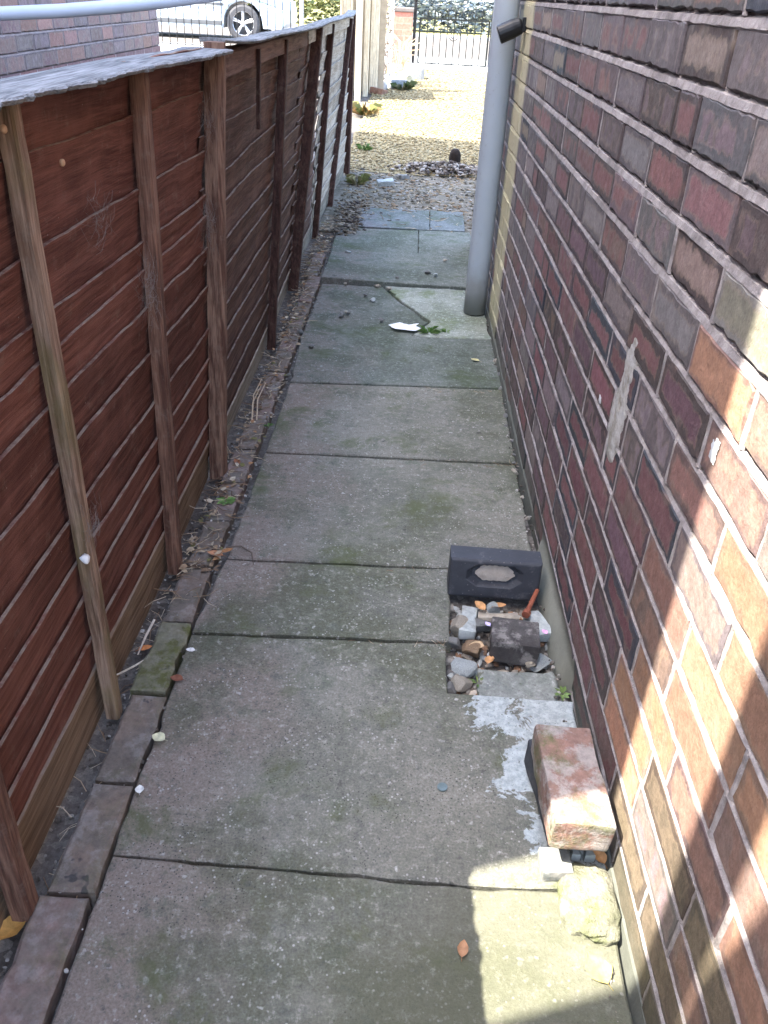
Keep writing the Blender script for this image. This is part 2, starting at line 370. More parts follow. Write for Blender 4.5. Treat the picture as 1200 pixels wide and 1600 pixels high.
s.grid(lambda u, v: (-30 + 60 * u, 24.18 + 40 * v, zg(14.2) + .05 + .9 * max(0, v - .1) + .05 * mnoise.noise(Vector((u * 60, v * 40, 0)))), 60, 30)
kind(s.build('grass_verge', M_VERGE), 'structure')

# loose gravel stones, too many to count
ICO = None
def ico():
    global ICO
    if ICO is None:
        bm = bmesh.new(); bmesh.ops.create_icosphere(bm, subdivisions=1, radius=1); bm.verts.index_update()
        ICO = (np.array([v.co[:] for v in bm.verts]), np.array([[v.index for v in f.verts] for f in bm.faces])); bm.free()
    return ICO
def scatter(name, pts, sizes, cols, mat, flat=.6, jit=.25):
    V0, F0 = ico(); n = len(pts)
    V = np.repeat(V0[None], n, 0) * (1 + rng.uniform(-jit, jit, (n, len(V0), 1)))
    V *= (np.array(sizes)[:, None, None] * rng.uniform(.6, 1.25, (n, 1, 3))); V[:, :, 2] *= flat
    a = rng.uniform(0, 6.28, n); ca, sa = np.cos(a)[:, None], np.sin(a)[:, None]
    tl = rng.uniform(-.5, .5, n)[:, None]
    X = V[:, :, 0] * ca - V[:, :, 1] * sa; Y = V[:, :, 0] * sa + V[:, :, 1] * ca; Z = V[:, :, 2] + X * tl * .5
    V = np.stack([X, Y, Z], 2) + np.array(pts)[:, None, :]
    F = (F0[None] + (np.arange(n) * len(V0))[:, None, None]).reshape(-1, 3)
    me = bpy.data.meshes.new(name); me.from_pydata(V.reshape(-1, 3).tolist(), [], F.tolist()); me.materials.append(mat)
    at = me.attributes.new('col', 'FLOAT_COLOR', 'FACE')
    C = np.repeat(np.concatenate([np.array(cols), np.ones((n, 1))], 1), len(F0), 0).astype(np.float32); at.data.foreach_set('color', C.ravel())
    o = bpy.data.objects.new(name, me); COL.objects.link(o); return o
def pal(n, cols, var=.2):
    c = np.array(cols)[rng.integers(0, len(cols), n)] * (1 + rng.uniform(-var, var, (n, 1))); return np.clip(c, .01, .9)
n = 15000; px = rng.uniform(-.6, 1.5, n); py = 7.4 + 6.4 * rng.uniform(0, 1, n) ** 1.15
keep = ~((py > 13.3) & (px < -.1)); px, py = px[keep], py[keep]; n = len(px)
pz = np.array([zg(y) for y in py]) + .013
o = scatter('gravel_stones', np.stack([px, py, pz], 1), rng.uniform(.006, .017, n), pal(n, [(.29, .245, .14), (.25, .205, .11), (.33, .285, .18), (.21, .17, .09), (.28, .25, .16), (.15, .12, .07)]), M_CHIP)
tag(kind(o, 'stuff'), 'loose buff gravel stones lying in the sunlit yard beyond the alley', 'gravel')
n = 3200; px = rng.uniform(-.55, 1.3, n); py = rng.uniform(5.75, 7.75, n)
pz = np.array([zg(y) + (0 if y > 6.4 else -.03 + (y - 5.7) / .7 * .03) for y in py]) + .006
o = scatter('rubble_chips', np.stack([px, py, pz], 1), rng.uniform(.004, .016, n) * rng.uniform(.6, 1.6, n), pal(n, [(.18, .165, .13), (.26, .255, .235), (.12, .105, .075), (.27, .225, .15), (.06, .053, .04), (.20, .14, .085)]), M_CHIP, .45)
tag(kind(o, 'stuff'), 'small rubble chips scattered over the shaded earth where the slabs end', 'rubble')

# ------------------------------------------------------------------ house on the right
def WX(y): return .430 - .0105 * y
def brick_run(name, par, P, s0, s1, rows, pitch, mort_mat, palette, brick_mat, skip=None):
    """rows: list of (z_low, z_high, z_bed_top, offset). P(s, z, d) -> world point, d is outward"""
    V = []; F = []; buv = []; bdim = []; ca = []; cb = []; pr = []
    mo = MB()
    for ri, (zl, zu, zb, off) in enumerate(rows):
        s = s0 - pitch + off; edges = []; hk = 0
        while s < s1:
            L = pitch * (0.5 if random.random() < .07 else 1.0) * random.uniform(.985, 1.015)
            edges.append((s, s + L)); s += L
        for (a, b) in edges:
            a2 = max(a, s0) + .0045; b2 = min(b, s1) - .0045
            if b2 - a2 < .03: continue
            L = b2 - a2; H = zu - zl; dj = random.uniform(-.0018, .0018); tilt = random.uniform(-.012, .012); sd_ = random.random()
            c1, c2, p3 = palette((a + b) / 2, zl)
            nb_, nv_ = 10, 3
            ring = [(k / nb_, 0) for k in range(nb_)] + [(1, k / nv_) for k in range(nv_)] + [(1 - k / nb_, 1) for k in range(nb_)] + [(0, 1 - k / nv_) for k in range(nv_)]
            js = [(random.gauss(0, .0011), random.gauss(0, .0015)) for _ in ring]
            base = len(V); n_ = len(ring)
            for lay, (ins, d) in enumerate(((-.0004, -.016), (0.0, -.0028), (.0028, 0.0))):
                for (u, v), (ju, jv) in zip(ring, js):
                    uu = a2 + u * L + (ins if u == 0 else -ins if u == 1 else 0) + ju
                    vv = zl + v * H + (ins if v == 0 else -ins if v == 1 else 0) + jv
                    V.append(P(uu, vv, d + dj + tilt * (uu - a2 - L / 2)))
                    buv.append((uu - a2, vv - zl, sd_)); bdim.append((L, H, random.random()))
            for lay in (0, 1):
                for k in range(n_):
                    k2 = (k + 1) % n_; F.append((base + lay * n_ + k, base + lay * n_ + k2, base + (lay + 1) * n_ + k2, base + (lay + 1) * n_ + k))
            F.append(tuple(base + 2 * n_ + k for k in range(n_)))
            for _ in range(2 * n_ + 1): ca.append((*c1, 1)); cb.append((*c2, 1)); pr.append(p3)
            # perpend to the right of this brick
            if b2 < s1 - .02:
                w = .0045 + (.0030 if b2 < 1.9 and zl < 1.0 else .0022); n3 = 7; dd = random.choice((-.0055, -.003, -.0015, -.0008)) if s0 < -1 and not (b2 < 1.9 and zl < 1.0) else random.choice((-.0008, .0002, .0006)); sub = 5
                def pf(u, v, b2=b2, w=w, dd=dd, zl=zl, zu=zu):
                    zz = zl - .004 + (zu - zl + .008) * v; k = mnoise.noise(Vector((b2 * 9, zz * 60, 3)))
                    return P(b2 + .0045 + (u - .5) * 2 * w, zz, dd + .0014 * k - (.004 if u in (0, 1) else 0))
                mo.grid(pf, 3, n3)
        # bed above this course: weather-struck, undercut beneath the next course
        n = int((s1 - s0) / (.0065 if zu > .45 else .009)); seed = ri * 13.7
        def bf(u, v, zu=zu, zb=zb, seed=seed):
            s = s0 + (s1 - s0) * u; q = Vector((s * 28, seed, v)); q2 = Vector((s * 130, seed, v + 4))
            j = mnoise.noise(q); j2 = mnoise.noise(q2); t = zb - zu
            if v < .2: return P(s, zu - .0020 - .0016 * max(0, j) - .0008 * j2, -.0025)
            if v < .5: return P(s, zu + .0004 + .0018 * j + .0009 * j2, .0003 + .0003 * j2)
            if v < .8: return P(s, zu + t * .62 + .0012 * j, -.0022 + .0004 * j2)
            return P(s, zb - t * .12 - .0012 + min(.0006, .0035 * j + .0042 * j2), -.0088)
        mo.grid(bf, n, 3)
    me = bpy.data.meshes.new(name); me.from_pydata([tuple(p) for p in V], [], F); me.materials.append(brick_mat)
    for nm, ty, dom, dat, fld in (('buv', 'FLOAT_VECTOR', 'POINT', buv, 'vector'), ('bdim', 'FLOAT_VECTOR', 'POINT', bdim, 'vector'), ('ca', 'FLOAT_COLOR', 'FACE', ca, 'color'), ('cb', 'FLOAT_COLOR', 'FACE', cb, 'color'), ('pr', 'FLOAT_VECTOR', 'FACE', pr, 'vector')):
        me.attributes.new(nm, ty, dom).data.foreach_set(fld, np.array(dat, dtype=np.float32).ravel())
    o = bpy.data.objects.new(name, me); COL.objects.link(o); o.parent = par
    mo.build('mortar', mort_mat, par)
    return o

def vary(c, k=.18):
    f = random.uniform(1 - k, 1 + k); return tuple(min(.9, x * f * random.uniform(.95, 1.05)) for x in c)
PURP = (.125, .092, .100); RED = (.185, .092, .086); TAN = (.235, .185, .145); BLU = (.045, .050, .062); ORG = (.25, .140, .095); GRY = (.205, .185, .18); DRK = (.075, .058, .058); BRN = (.155, .108, .088); LILAC = (.205, .168, .172)
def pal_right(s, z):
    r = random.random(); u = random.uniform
    warm = (s < 1.08 and z < .95) or (s < 1.22 and z < .35 and random.random() < .6)  # brownish near bricks, coloured paler and oranger to strengthen the sun stripe
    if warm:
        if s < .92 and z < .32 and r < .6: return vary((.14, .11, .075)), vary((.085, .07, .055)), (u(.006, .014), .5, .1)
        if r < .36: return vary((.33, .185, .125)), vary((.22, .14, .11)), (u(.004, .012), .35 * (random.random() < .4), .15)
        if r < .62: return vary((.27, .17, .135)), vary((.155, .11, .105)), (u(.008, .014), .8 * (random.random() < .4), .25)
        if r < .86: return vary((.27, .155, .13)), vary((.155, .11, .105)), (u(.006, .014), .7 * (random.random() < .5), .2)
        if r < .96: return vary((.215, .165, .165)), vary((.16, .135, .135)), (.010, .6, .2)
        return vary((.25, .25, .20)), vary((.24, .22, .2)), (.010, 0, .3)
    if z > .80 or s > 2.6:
        if r < .26: return vary((.205, .112, .108)), vary((.125, .105, .108)), (u(.010, .018), .9 * (random.random() < .5), .3)
        if r < .48: return vary(LILAC), vary((.125, .112, .118)), (u(.008, .016), .9 * (random.random() < .5), .45)
        if r < .58: return vary((.225, .175, .145)), vary(DRK), (u(.010, .016), .0, .25)
        if r < .63: return vary((.215, .175, .14)), vary(BLU), (.018, 0, .1)
        if r < .80: return vary((.185, .168, .165)), vary((.115, .098, .105)), (u(.006, .014), .9 * (random.random() < .6), .5)
        if r < .92: return vary((.20, .105, .10)), vary(DRK), (u(.010, .016), .6 * (random.random() < .4), .2)
        return vary(PURP), vary(DRK), (.012, .8, .3)
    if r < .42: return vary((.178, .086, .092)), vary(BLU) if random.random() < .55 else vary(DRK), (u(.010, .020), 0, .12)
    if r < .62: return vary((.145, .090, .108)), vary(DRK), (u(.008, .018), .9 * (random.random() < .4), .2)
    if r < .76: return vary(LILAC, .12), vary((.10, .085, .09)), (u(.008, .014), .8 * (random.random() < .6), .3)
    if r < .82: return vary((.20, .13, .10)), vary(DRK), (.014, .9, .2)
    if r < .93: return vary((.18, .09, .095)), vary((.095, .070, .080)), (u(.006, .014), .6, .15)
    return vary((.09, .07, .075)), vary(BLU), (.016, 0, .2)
house = empty('brick_house', (WX(1), 1, 0))
tag(house, 'dark brindled brick house wall with pale mortar running along the right of the alley', 'house')
def off_parent(o, par): o.parent = par; o.matrix_parent_inverse = par.matrix_world.inverted(); return o
bpy.context.view_layer.update()
HM = Matrix.Translation(house.location).inverted()
def PR(s, z, d): return (WX(s) - d - WX(1), s - 1, z)
tops = []; z = 1.281
offs_known = {1.281: 1.431, 1.1905: 1.270, 1.0995: 1.389, 1.0085: 1.30, .921: 1.421, .8325: 1.045, .745: .912, .659: 1.02, .574: .905}
rows = []
tl = [1.281 + .091 * k for k in range(6, 0, -1)] + [1.281, 1.190, 1.099, 1.008, .920, .833, .747, .661, .576, .492, .408, .325, .242, .159, .077, -.005, -.087]
PITCH = .2365
koff = {1.281: 1.431, 1.190: 1.270, 1.099: 1.389, 1.008: 1.255, .920: 1.421, .833: 1.045, .747: .912, .661: 1.05, .576: .93, .492: 1.06, .408: .955}
S0, S1 = -1.2, 5.32
tl.sort()
for i, zt in enumerate(tl):
    bedb = .0180 if zt > .95 else (.0125 if zt > .7 else .0085)
    zl = (tl[i - 1] + bedb) if i else zt - .075
    nxt = tl[i + 1] if i + 1 < len(tl) else zt + .09
    bedu = .0180 if nxt > .95 else (.0125 if nxt > .7 else .0085)
    anchor = koff.get(zt, S0 + (PITCH / 2 if i % 2 else 0) + random.uniform(-.03, .03))
    off = (anchor - S0) % PITCH
    rows.append((zl, zt, zt + bedu, off))
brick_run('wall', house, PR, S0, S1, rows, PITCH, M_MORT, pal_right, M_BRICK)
def mat_farbrick(name, c1, c2, mo, bw=.2365, rh=.089, axis='y'):
    t = NT(name); x, y, z = t.sep(t.oc())
    v = t.comb(y if axis == 'y' else x, z, 0.0)
    b = t.n('ShaderNodeTexBrick', {'Vector': v, 'Color1': c1, 'Color2': c2, 'Mortar': mo, 'Scale': 1.0, 'Mortar Size': .006, 'Brick Width': bw, 'Row Height': rh, 'Bias': 0.0})
    k = t.mr(t.noise(scale=30.0, detail=6, rough=.7), .3, .7, .7, 1.3, False)
    return t.out(t.mix(1.0, b.outputs[0], t.comb(k, k, k), 'MULTIPLY'), .9, t.bump(b.outputs[1], -.5, .006), spec=.2)
M_FARB = mat_farbrick('plain brindled brickwork', (.24, .13, .11), (.15, .11, .11), (.4, .37, .36))
b = MB()   # body of the house behind the facing, and the masonry above the facing
def hbox(mb, y0, y1, d0, d1, z0, z1):
    vs = [PR(y, z, -d) for z in (z0, z1) for (y, d) in ((y0, d0), (y1, d0), (y1, d1), (y0, d1))]
    mb.add(vs, [(0, 1, 2, 3), (7, 6, 5, 4), (0, 4, 5, 1), (1, 5, 6, 2), (2, 6, 7, 3), (3, 7, 4, 0)])
hbox(b, S0 + .004, S1 - .004, .0125, .2, -.1, tl[-1] + .01)
b.build('mortar_backing', mat_mortar('deep mortar', (.20, .18, .175), (.30, .27, .265)), house)
b = MB(); hbox(b, S0, S1, .0, .2, tl[-1] + .012, 2.5); hbox(b, S0, S1 - .001, .201, 4.5, -.1, 2.5); b.build('upper_wall', M_FARB, house)
b = MB(); vs = [PR(y, z, d) for y in (S0 - .2, S1 + .2) for (d, z) in ((.12, 2.5), (-4.7, 2.5), (-2.3, 3.6))]
b.add(vs, [(0, 1, 2), (3, 5, 4), (0, 2, 5, 3), (1, 4, 5, 2), (0, 3, 4, 1)]); b.build('roof', simple('grey roof slate', (.09, .09, .1), .7), house)
# cement skirting along the wall foot
b = MB()
def sk(y0, y1, th, zt, seed):
    n = int((y1 - y0) / .03)
    def fn(u, v):
        y = y0 + (y1 - y0) * u; j = .006 * mnoise.noise(Vector((y * 9, seed, 0))) + .003 * mnoise.noise(Vector((y * 40, seed, 3)))
        k = min(1, u * 9, (1 - u) * 9)
        if v < .3: return PR(y, -.05, (th + .014) * k - .003 + j * k)
        if v < .6: return PR(y, (zt * .80 + j) * (.5 + .5 * k), th * k - .003 + j * .6 * k)
        return PR(y, zt + 2 * j, -.004)
    b.grid(fn, n, 3)
sk(1.38, 1.95, .016, .075, 1.0)
b.build('cement_skirting', simple('smooth grey cement', (.20, .205, .17), .9, .22, 9.0, .25), house, smooth=True)
b = MB(); sk(-1.0, 1.375, .006, .018, 5.0); sk(1.955, 5.2, .008, .022, 9.0); b.build('cement_fillet', simple('dark damp cement', (.095, .10, .085), .95, .3, 14.0, .3), house)
M_SPLASH = simple('white paint splash', (.62, .66, .68), .7)
# vertical smear of mortar over the joint
b = MB()
def smear(u, v):
    z = .515 + .31 * v; yc = 1.485 - .028 * (v) ; hw = .072 * (1 - .30 * v) * (.40 + .60 * min(1, v * 4)) * (.60 + .40 * min(1, (1 - v) * 5))
    y = yc + (u - .5) * 2 * hw + .012 * mnoise.noise(Vector((v * 6, u * 2, 2))) + .006 * mnoise.noise(Vector((v * 27, u * 3, 2))) + .004 * mnoise.noise(Vector((v * 80, u * 5, 2)))
    e = math.sin(math.pi * u) ** .5 * min(1, v * 9, (1 - v) * 9)
    return PR(y, z, -.006 + .0085 * e + .0009 * mnoise.noise(Vector((y * 60, z * 60, 0))))
b.grid(smear, 14, 90)
b.build('mortar_smear', mat_mortar('buff mortar smear', (.30, .28, .235), (.56, .56, .55)), house, smooth=True)
for (y, z, w, h) in ((1.005, .80, .012, .014), (1.0, .815, .008, .006), (1.62, .60, .010, .008)):
    b = MB(); b.grid(lambda u, v, y=y, z=z, w=w, h=h: PR(y + (u - .5) * 2 * w * (1 + .4 * mnoise.noise(Vector((u * 5, v * 5, y * 9)))), z + (v - .5) * 2 * h * (1 + .5 * mnoise.noise(Vector((u * 6, v * 6, z * 9)))), .001 + .0015 * math.sin(math.pi * u) * math.sin(math.pi * v)), 8, 8)
    b.build('paint_splash', M_SPLASH, house)

# ------------------------------------------------------------------ neighbour's house on the left
NXw = -2.10; NY0, NY1 = .15, 7.53
nb_house = empty('brick_house', (NXw, NY1, 0))
tag(nb_house, 'neighbouring house with reddish purple brick wall rising behind the brown fence', 'house')
def PN(s, z, d): return (d, -s, z)
def pal_n(s, z):
    r = random.random()
    if r < .4: return vary((.25, .15, .14)), vary((.19, .14, .145)), (.006, .5, .35)
    if r < .7: return vary((.22, .16, .165)), vary(PURP), (.008, .6, .3)
    return vary((.29, .17, .14)), vary((.23, .145, .13)), (.004, 0, .3)
rowsn = []
for i in range(7): zt = .93 + .088 * i; rowsn.append((zt - .088 + .013, zt, zt + .013, (.1 if i % 2 else 0) + random.uniform(0, .03)))
M_BRICKN = M_BRICK
brick_run('wall', nb_house, PN, 0.0, 6.2, rowsn, .225, mat_mortar('dull pink mortar', (.26, .20, .19), (.36, .30, .285)), pal_n, M_BRICK)
b = MB(); zt0 = .85; zt1 = rowsn[-1][1] + .014
b.add([(-.012, 0.0, z) if k == 0 else (-.012, -6.2, z) if k == 1 else (-.3, -6.2, z) if k == 2 else (-.3, -.004, z) for z in (zt0, zt1) for k in range(4)], [(0, 1, 2, 3), (7, 6, 5, 4), (0, 4, 5, 1), (1, 5, 6, 2), (2, 6, 7, 3), (3, 7, 4, 0)])
b.build('mortar_backing', bpy.data.materials['deep mortar'], nb_house)
b = MB()
def nbx(y0, y1, x0, x1, z0, z1, mb=None):
    (mb or b).box(((x0 + x1) / 2, (y0 + y1) / 2 - NY1, (z0 + z1) / 2), (x1 - x0, y1 - y0, z1 - z0))
nbx(NY0, NY1, -.3, 0, -.1, zt0 - .001); nbx(NY0, NY1, -.3, 0, zt1 + .001, 5.5); nbx(NY0, NY1 - 6.2 - .001, -.3, 0, zt0, zt1); nbx(NY0 + .003, NY1 - .006, -6, -.301, -.1, 5.5)
b.build('plain_wall', mat_farbrick('plain reddish brickwork', (.30, .15, .13), (.21, .14, .14), (.32, .26, .25), .225, .088), nb_house)
b = MB(); b.add([(.0, y, 5.501) if k == 0 else (-6.2, y, 5.501) if k == 1 else (-3.1, y, 7.4) for y in (NY0 - NY1, .0) for k in range(3)], [(0, 1, 2), (3, 5, 4), (0, 2, 5, 3), (1, 4, 5, 2), (0, 3, 4, 1)])
b.build('roof', bpy.data.materials['grey roof slate'], nb_house)
b = MB(); wy = [(-6, -.1), (-.33, -.1), (-.33, 4.85), (-.72, 5.6), (-6, 5.8)]
b.add([(x, y - NY1, z) for x in (0, -.25) for y, z in wy], [(0, 1, 2, 3, 4), (9, 8, 7, 6, 5)] + [(k, 5 + k, 5 + (k + 1) % 5, (k + 1) % 5) for k in range(5)]); b.build('added_shade_wall', bpy.data.materials['plain reddish brickwork'], nb_house)  # unseen thin wall, added with a sloped edge to shape the sun sliver
b = MB(); b.tube([(-.055, -.194 - NY1, -.05), (-.055, -.194 - NY1, 6.4)], .062, 20); b.build('added_shade_pole', simple('black shade pole', (.03, .03, .03), .5), nb_house, smooth=True)  # unseen pole, added to cast the dark band between the sun slits
b = MB(); nbx(-.33, NY0, -4.0, -3.0, -.1, 2.0); b.build('yard_wall', bpy.data.materials['plain reddish brickwork'], nb_house)

# ------------------------------------------------------------------ fence
XF = [(-2, -.545), (2.2, -.545), (3.3, -.548), (4.1, -.572), (5.2, -.578), (6.2, -.576), (7.4, -.545)]
LN = [(0, 0), (1.25, -.006), (1.75, .016), (2.2, .038), (3.3, .040), (4.1, .078), (5.2, .066), (6.2, .078), (7.3, .02)]
def fx(y, z): return lerp_tab(XF, y) + lerp_tab(LN, y) * z / 1.15
fence = empty('wooden_fence', (-.55, 1.5, -.03))
tag(fence, 'red brown lap board fence with ragged grey capping along the left of the alley', 'fence')
FO = Vector((-.55, 1.5, -.03))
def fl(x, y, z): return (x - FO.x, y - FO.y, z - FO.z)
def boards(y0, y1, mat, par, tops, z0, seed, back=-.030):
    """lapped boards seen from the back: each one's upper edge stands proud of the board above it"""
    mb = MB(); n = max(4, int((y1 - y0) / .035)); pz = z0
    for bi, zt in enumerate(tops):
        r = random.random(); tiltz = random.uniform(-.035, .035)
        lo = pz - .022 if bi else z0; hi = zt
        def edge(y, hi=hi, r=r, tiltz=tiltz):
            t = (y - y0) / (y1 - y0) - .5
            return hi + tiltz * t + .006 * mnoise.noise(Vector((y * 2.2, r * 50, 1))) + .0035 * mnoise.noise(Vector((y * 11, r * 50, 4))) - .010 * max(0, mnoise.noise(Vector((y * 5, r * 80, 31))) - .35) + .0015 * mnoise.noise(Vector((y * 60, r * 50, 7)))
        def bow(y, r=r): return .0035 * mnoise.noise(Vector((y * 2.2, r * 70, 9)))
        yy = [y0 + (y1 - y0) * k / n for k in range(n + 1)]
        front = []; 
        for y in yy:
            e = edge(y); b_ = bow(y)
            row = [(fx(y, lo) + back - .011 + b_, y, lo), (fx(y, lo) + back - .008 + b_, y, lo + (e - lo) * .5), (fx(y, e) + back + .0012 + b_, y, e - .0006), (fx(y, e) + back + .0004 + b_, y, e), (fx(y, e) + back - .0048 + b_ - .002 * mnoise.noise(Vector((y * 18, r * 90, 2))), y, e + .0004), (fx(y, lo) + back - .020 + b_, y, lo)]
            front.append([fl(*p) for p in row])
        base = len(mb.v); nr = 6
        for row in front: mb.v += row
        for k in range(n):
            for q in range(nr - 1):
                mb.f.append((base + k * nr + q, base + (k + 1) * nr + q, base + (k + 1) * nr + q + 1, base + k * nr + q + 1))
                mb.col.append((r, 1.0 if q in (2, 3) else 0.0, 0))
        pz = zt
    return mb.build('boards', mat, par)
def batten(y, w, d, mat, par, z0=-.01, z1=1.13, xoff=0.0, leany=0.0, leanx=0.0, name='batten', round_=False, seed=0):
    mb = MB(); n = 26; rows_ = []
    for k in range(n + 1):
        z = z0 + (z1 - z0) * k / n; t = z / 1.15
        yc = y + leany * t + .003 * mnoise.noise(Vector((z * 3, seed, 1))); ww = w * (1 + .10 * mnoise.noise(Vector((z * 7, seed, 5))))
        xf_ = fx(y, z) + xoff + leanx * t + .002 * mnoise.noise(Vector((z * 4, seed, 8))); j = .0012 * mnoise.noise(Vector((z * 60, seed, 2)))
        c = .12 if not round_ else .28
        prof = [(-.5, -1), (-.5, -c), (-.5 + c, 0), (0, .03 if round_ else 0), (.5 - c, 0), (.5, -c), (.5, -1)]
        rows_.append([fl(xf_ + q * d + j, yc + p * ww + j, z) for p, q in prof])
    m_ = 7
    for row in rows_: mb.v += row
    for k in range(n):
        for q in range(m_):
            q2 = (q + 1) % m_; mb.f.append((k * m_ + q, (k + 1) * m_ + q, (k + 1) * m_ + q2, k * m_ + q2))
    mb.f += [tuple(range(m_)), tuple(n * m_ + q for q in range(m_))[::-1]]; mb.col = [None] * len(mb.f)
    return mb.build(name, mat, par)
def capping(y0, y1, xl, xr, z, mat, par, rag=.012, curl=(0, 0), seed=0):
    n = int((y1 - y0) / .007); mb = MB(); rows_ = []
    for k in range(n + 1):
        y = y0 + (y1 - y0) * k / n; t = k / n
        steps = math.floor(y * 5.3 + 3 * mnoise.noise(Vector((seed, math.floor(y * 5.3), 0))))
        saw = (y * 6.1 + 1.7 * mnoise.noise(Vector((y * 2.0, seed, 4)))) % 1.0; saw2 = (y * 23.0 + 2.2 * mnoise.noise(Vector((y * 5.0, seed, 14)))) % 1.0
        rr = rag * (.9 * (saw - .5) * (.5 + mnoise.noise(Vector((y * 3, seed, 21)))) + .22 * (saw2 - .5) + .5 * mnoise.noise(Vector((y * 7, seed, 1))) + .6 * mnoise.noise(Vector((steps * 3.1, seed, 9))) + .35 * mnoise.noise(Vector((y * 40, seed, 3))))
        ll = .006 * mnoise.noise(Vector((y * 8, seed, 6)))
        zz = z + curl[0] * max(0, 1 - t * 3) ** 2 + curl[1] * max(0, 1 - (1 - t) * 3) ** 2 + .004 * mnoise.noise(Vector((y * 2, seed, 2)))
        a = xl + ll + lerp_tab(LN, y); b_ = xr + rr + lerp_tab(LN, y)
        pr_ = [(a, 0), (a, .010), (a + (b_ - a) * .33, .0115), (a + (b_ - a) * .66, .011), (b_ - .003, .0095), (b_, .006), (b_ - .004, 0)]
        rows_.append([fl(x, y, zz + q) for x, q in pr_])
    m_ = 7
    for row in rows_: mb.v += row
    for k in range(n):
        for q in range(m_):
            q2 = (q + 1) % m_; mb.f.append((k * m_ + q, (k + 1) * m_ + q, (k + 1) * m_ + q2, k * m_ + q2))
    mb.f += [tuple(range(m_)), tuple(n * m_ + q for q in range(m_))[::-1]]; mb.col = [(.5, 0, 0)] * len(mb.f)
    return mb.build('capping', mat, par)

def tops_list(z0, z1, fixed=None, step=.098):
    if fixed: return fixed
    out = []; z = z0 + step
    while z < z1 - .04: out.append(z + random.uniform(-.014, .014)); z += step * random.uniform(.92, 1.08)
    return out + [z1]
def panel(label): 
    p = empty('fence_panel'); p.parent = fence; p['label'] = label; return p
# nearest panel
pa = panel('nearest fence panel, rich red brown')
boards(-1.6, 2.282, M_FENCE, pa, [.205, .295, .385, .478, .590, .697, .772, .842, .940, 1.068, 1.150], .11, 1)
mb = boards(-1.6, 2.262, M_GBOARD, pa, [.125], -.02, 2, -.034); mb.name = 'bottom_board'
batten(.792, .036, .034, M_BAT2, pa, seed=1, z1=1.14); batten(1.236, .031, .026, M_BAT1, pa, seed=2, z1=1.148); batten(1.745, .034, .032, M_BAT2, pa, leany=.045, seed=3, z1=1.148)
batten(.20, .036, .034, M_BAT2, pa, seed=4, z1=1.148); batten(-.5, .036, .034, M_BAT2, pa, seed=5, z1=1.148)
capping(-1.6, 2.335, -.632, -.516, 1.152, M_CAP, pa, .022, seed=3)
# middle panel
pb = panel('middle fence panel, dull dark brown')
boards(2.245, 4.215, M_FENCE2, pb, tops_list(.07, 1.145), .045, 3, -.034)
mb = boards(2.267, 4.17, M_GBOARD2, pb, [.085], -.02, 2, -.034); mb.name = 'bottom_board'
batten(3.36, .036, .034, M_BATD, pb, leany=.20, seed=6); batten(2.95, .02, .012, M_BATD, pb, seed=26, z0=.9)
capping(2.37, 4.40, -.600, -.532, 1.150, M_CAP, pb, .007, (.022, .0), seed=7)
# far panel, bleached
pc = panel('far fence panel, dull brown turning pale grey')
boards(4.165, 5.155, M_FENCE2, pc, tops_list(.10, 1.14), .07, 5, -.036)
mb = boards(5.16, 7.22, M_FENCE3, pc, tops_list(.10, 1.13), .07, 7)
mb = boards(4.175, 7.2, M_GBOARD2, pc, [.105], -.02, 2, -.034); mb.name = 'bottom_board'
batten(5.23, .036, .036, M_BATD, pc, leany=.22, seed=8); batten(6.15, .045, .036, M_BATD, pc, leany=.55, seed=9); batten(7.24, .040, .03, M_BATD, pc, leany=.05, seed=10)
capping(4.42, 7.25, -.605, -.540, 1.152, M_CAP, pc, .006, (-.004, .006), seed=11)
for (ya, yb, par_, mt) in ((2.34, 4.17, pb, M_FENCE2), (4.22, 7.2, pc, M_FENCE3)):
    mb = MB(); n = 30
    mb.grid(lambda u, v, ya=ya, yb=yb: fl(fx(ya + (yb - ya) * u, 1.1) - .012 + (0 if v < .99 else -.014) + .0015 * mnoise.noise(Vector((u * 8, v, 2))), ya + (yb - ya) * u, 1.085 + .062 * min(1, v * 1.02) + .002 * mnoise.noise(Vector((u * 20, v, 5)))), n, 6, (.7, 0, 0))
    mb.build('top_rail', mt, par_)
batten(2.255, .048, .048, M_POST, fence, z1=1.175, leany=.085, xoff=.014, name='fence_post', round_=True, seed=12)
batten(4.19, .052, .05, M_BATD, fence, z1=1.15, leany=.40, xoff=.010, name='fence_post', seed=13)
batten(7.30, .05, .05, M_BATD, fence, z1=1.14, xoff=.0, name='fence_post', seed=14)

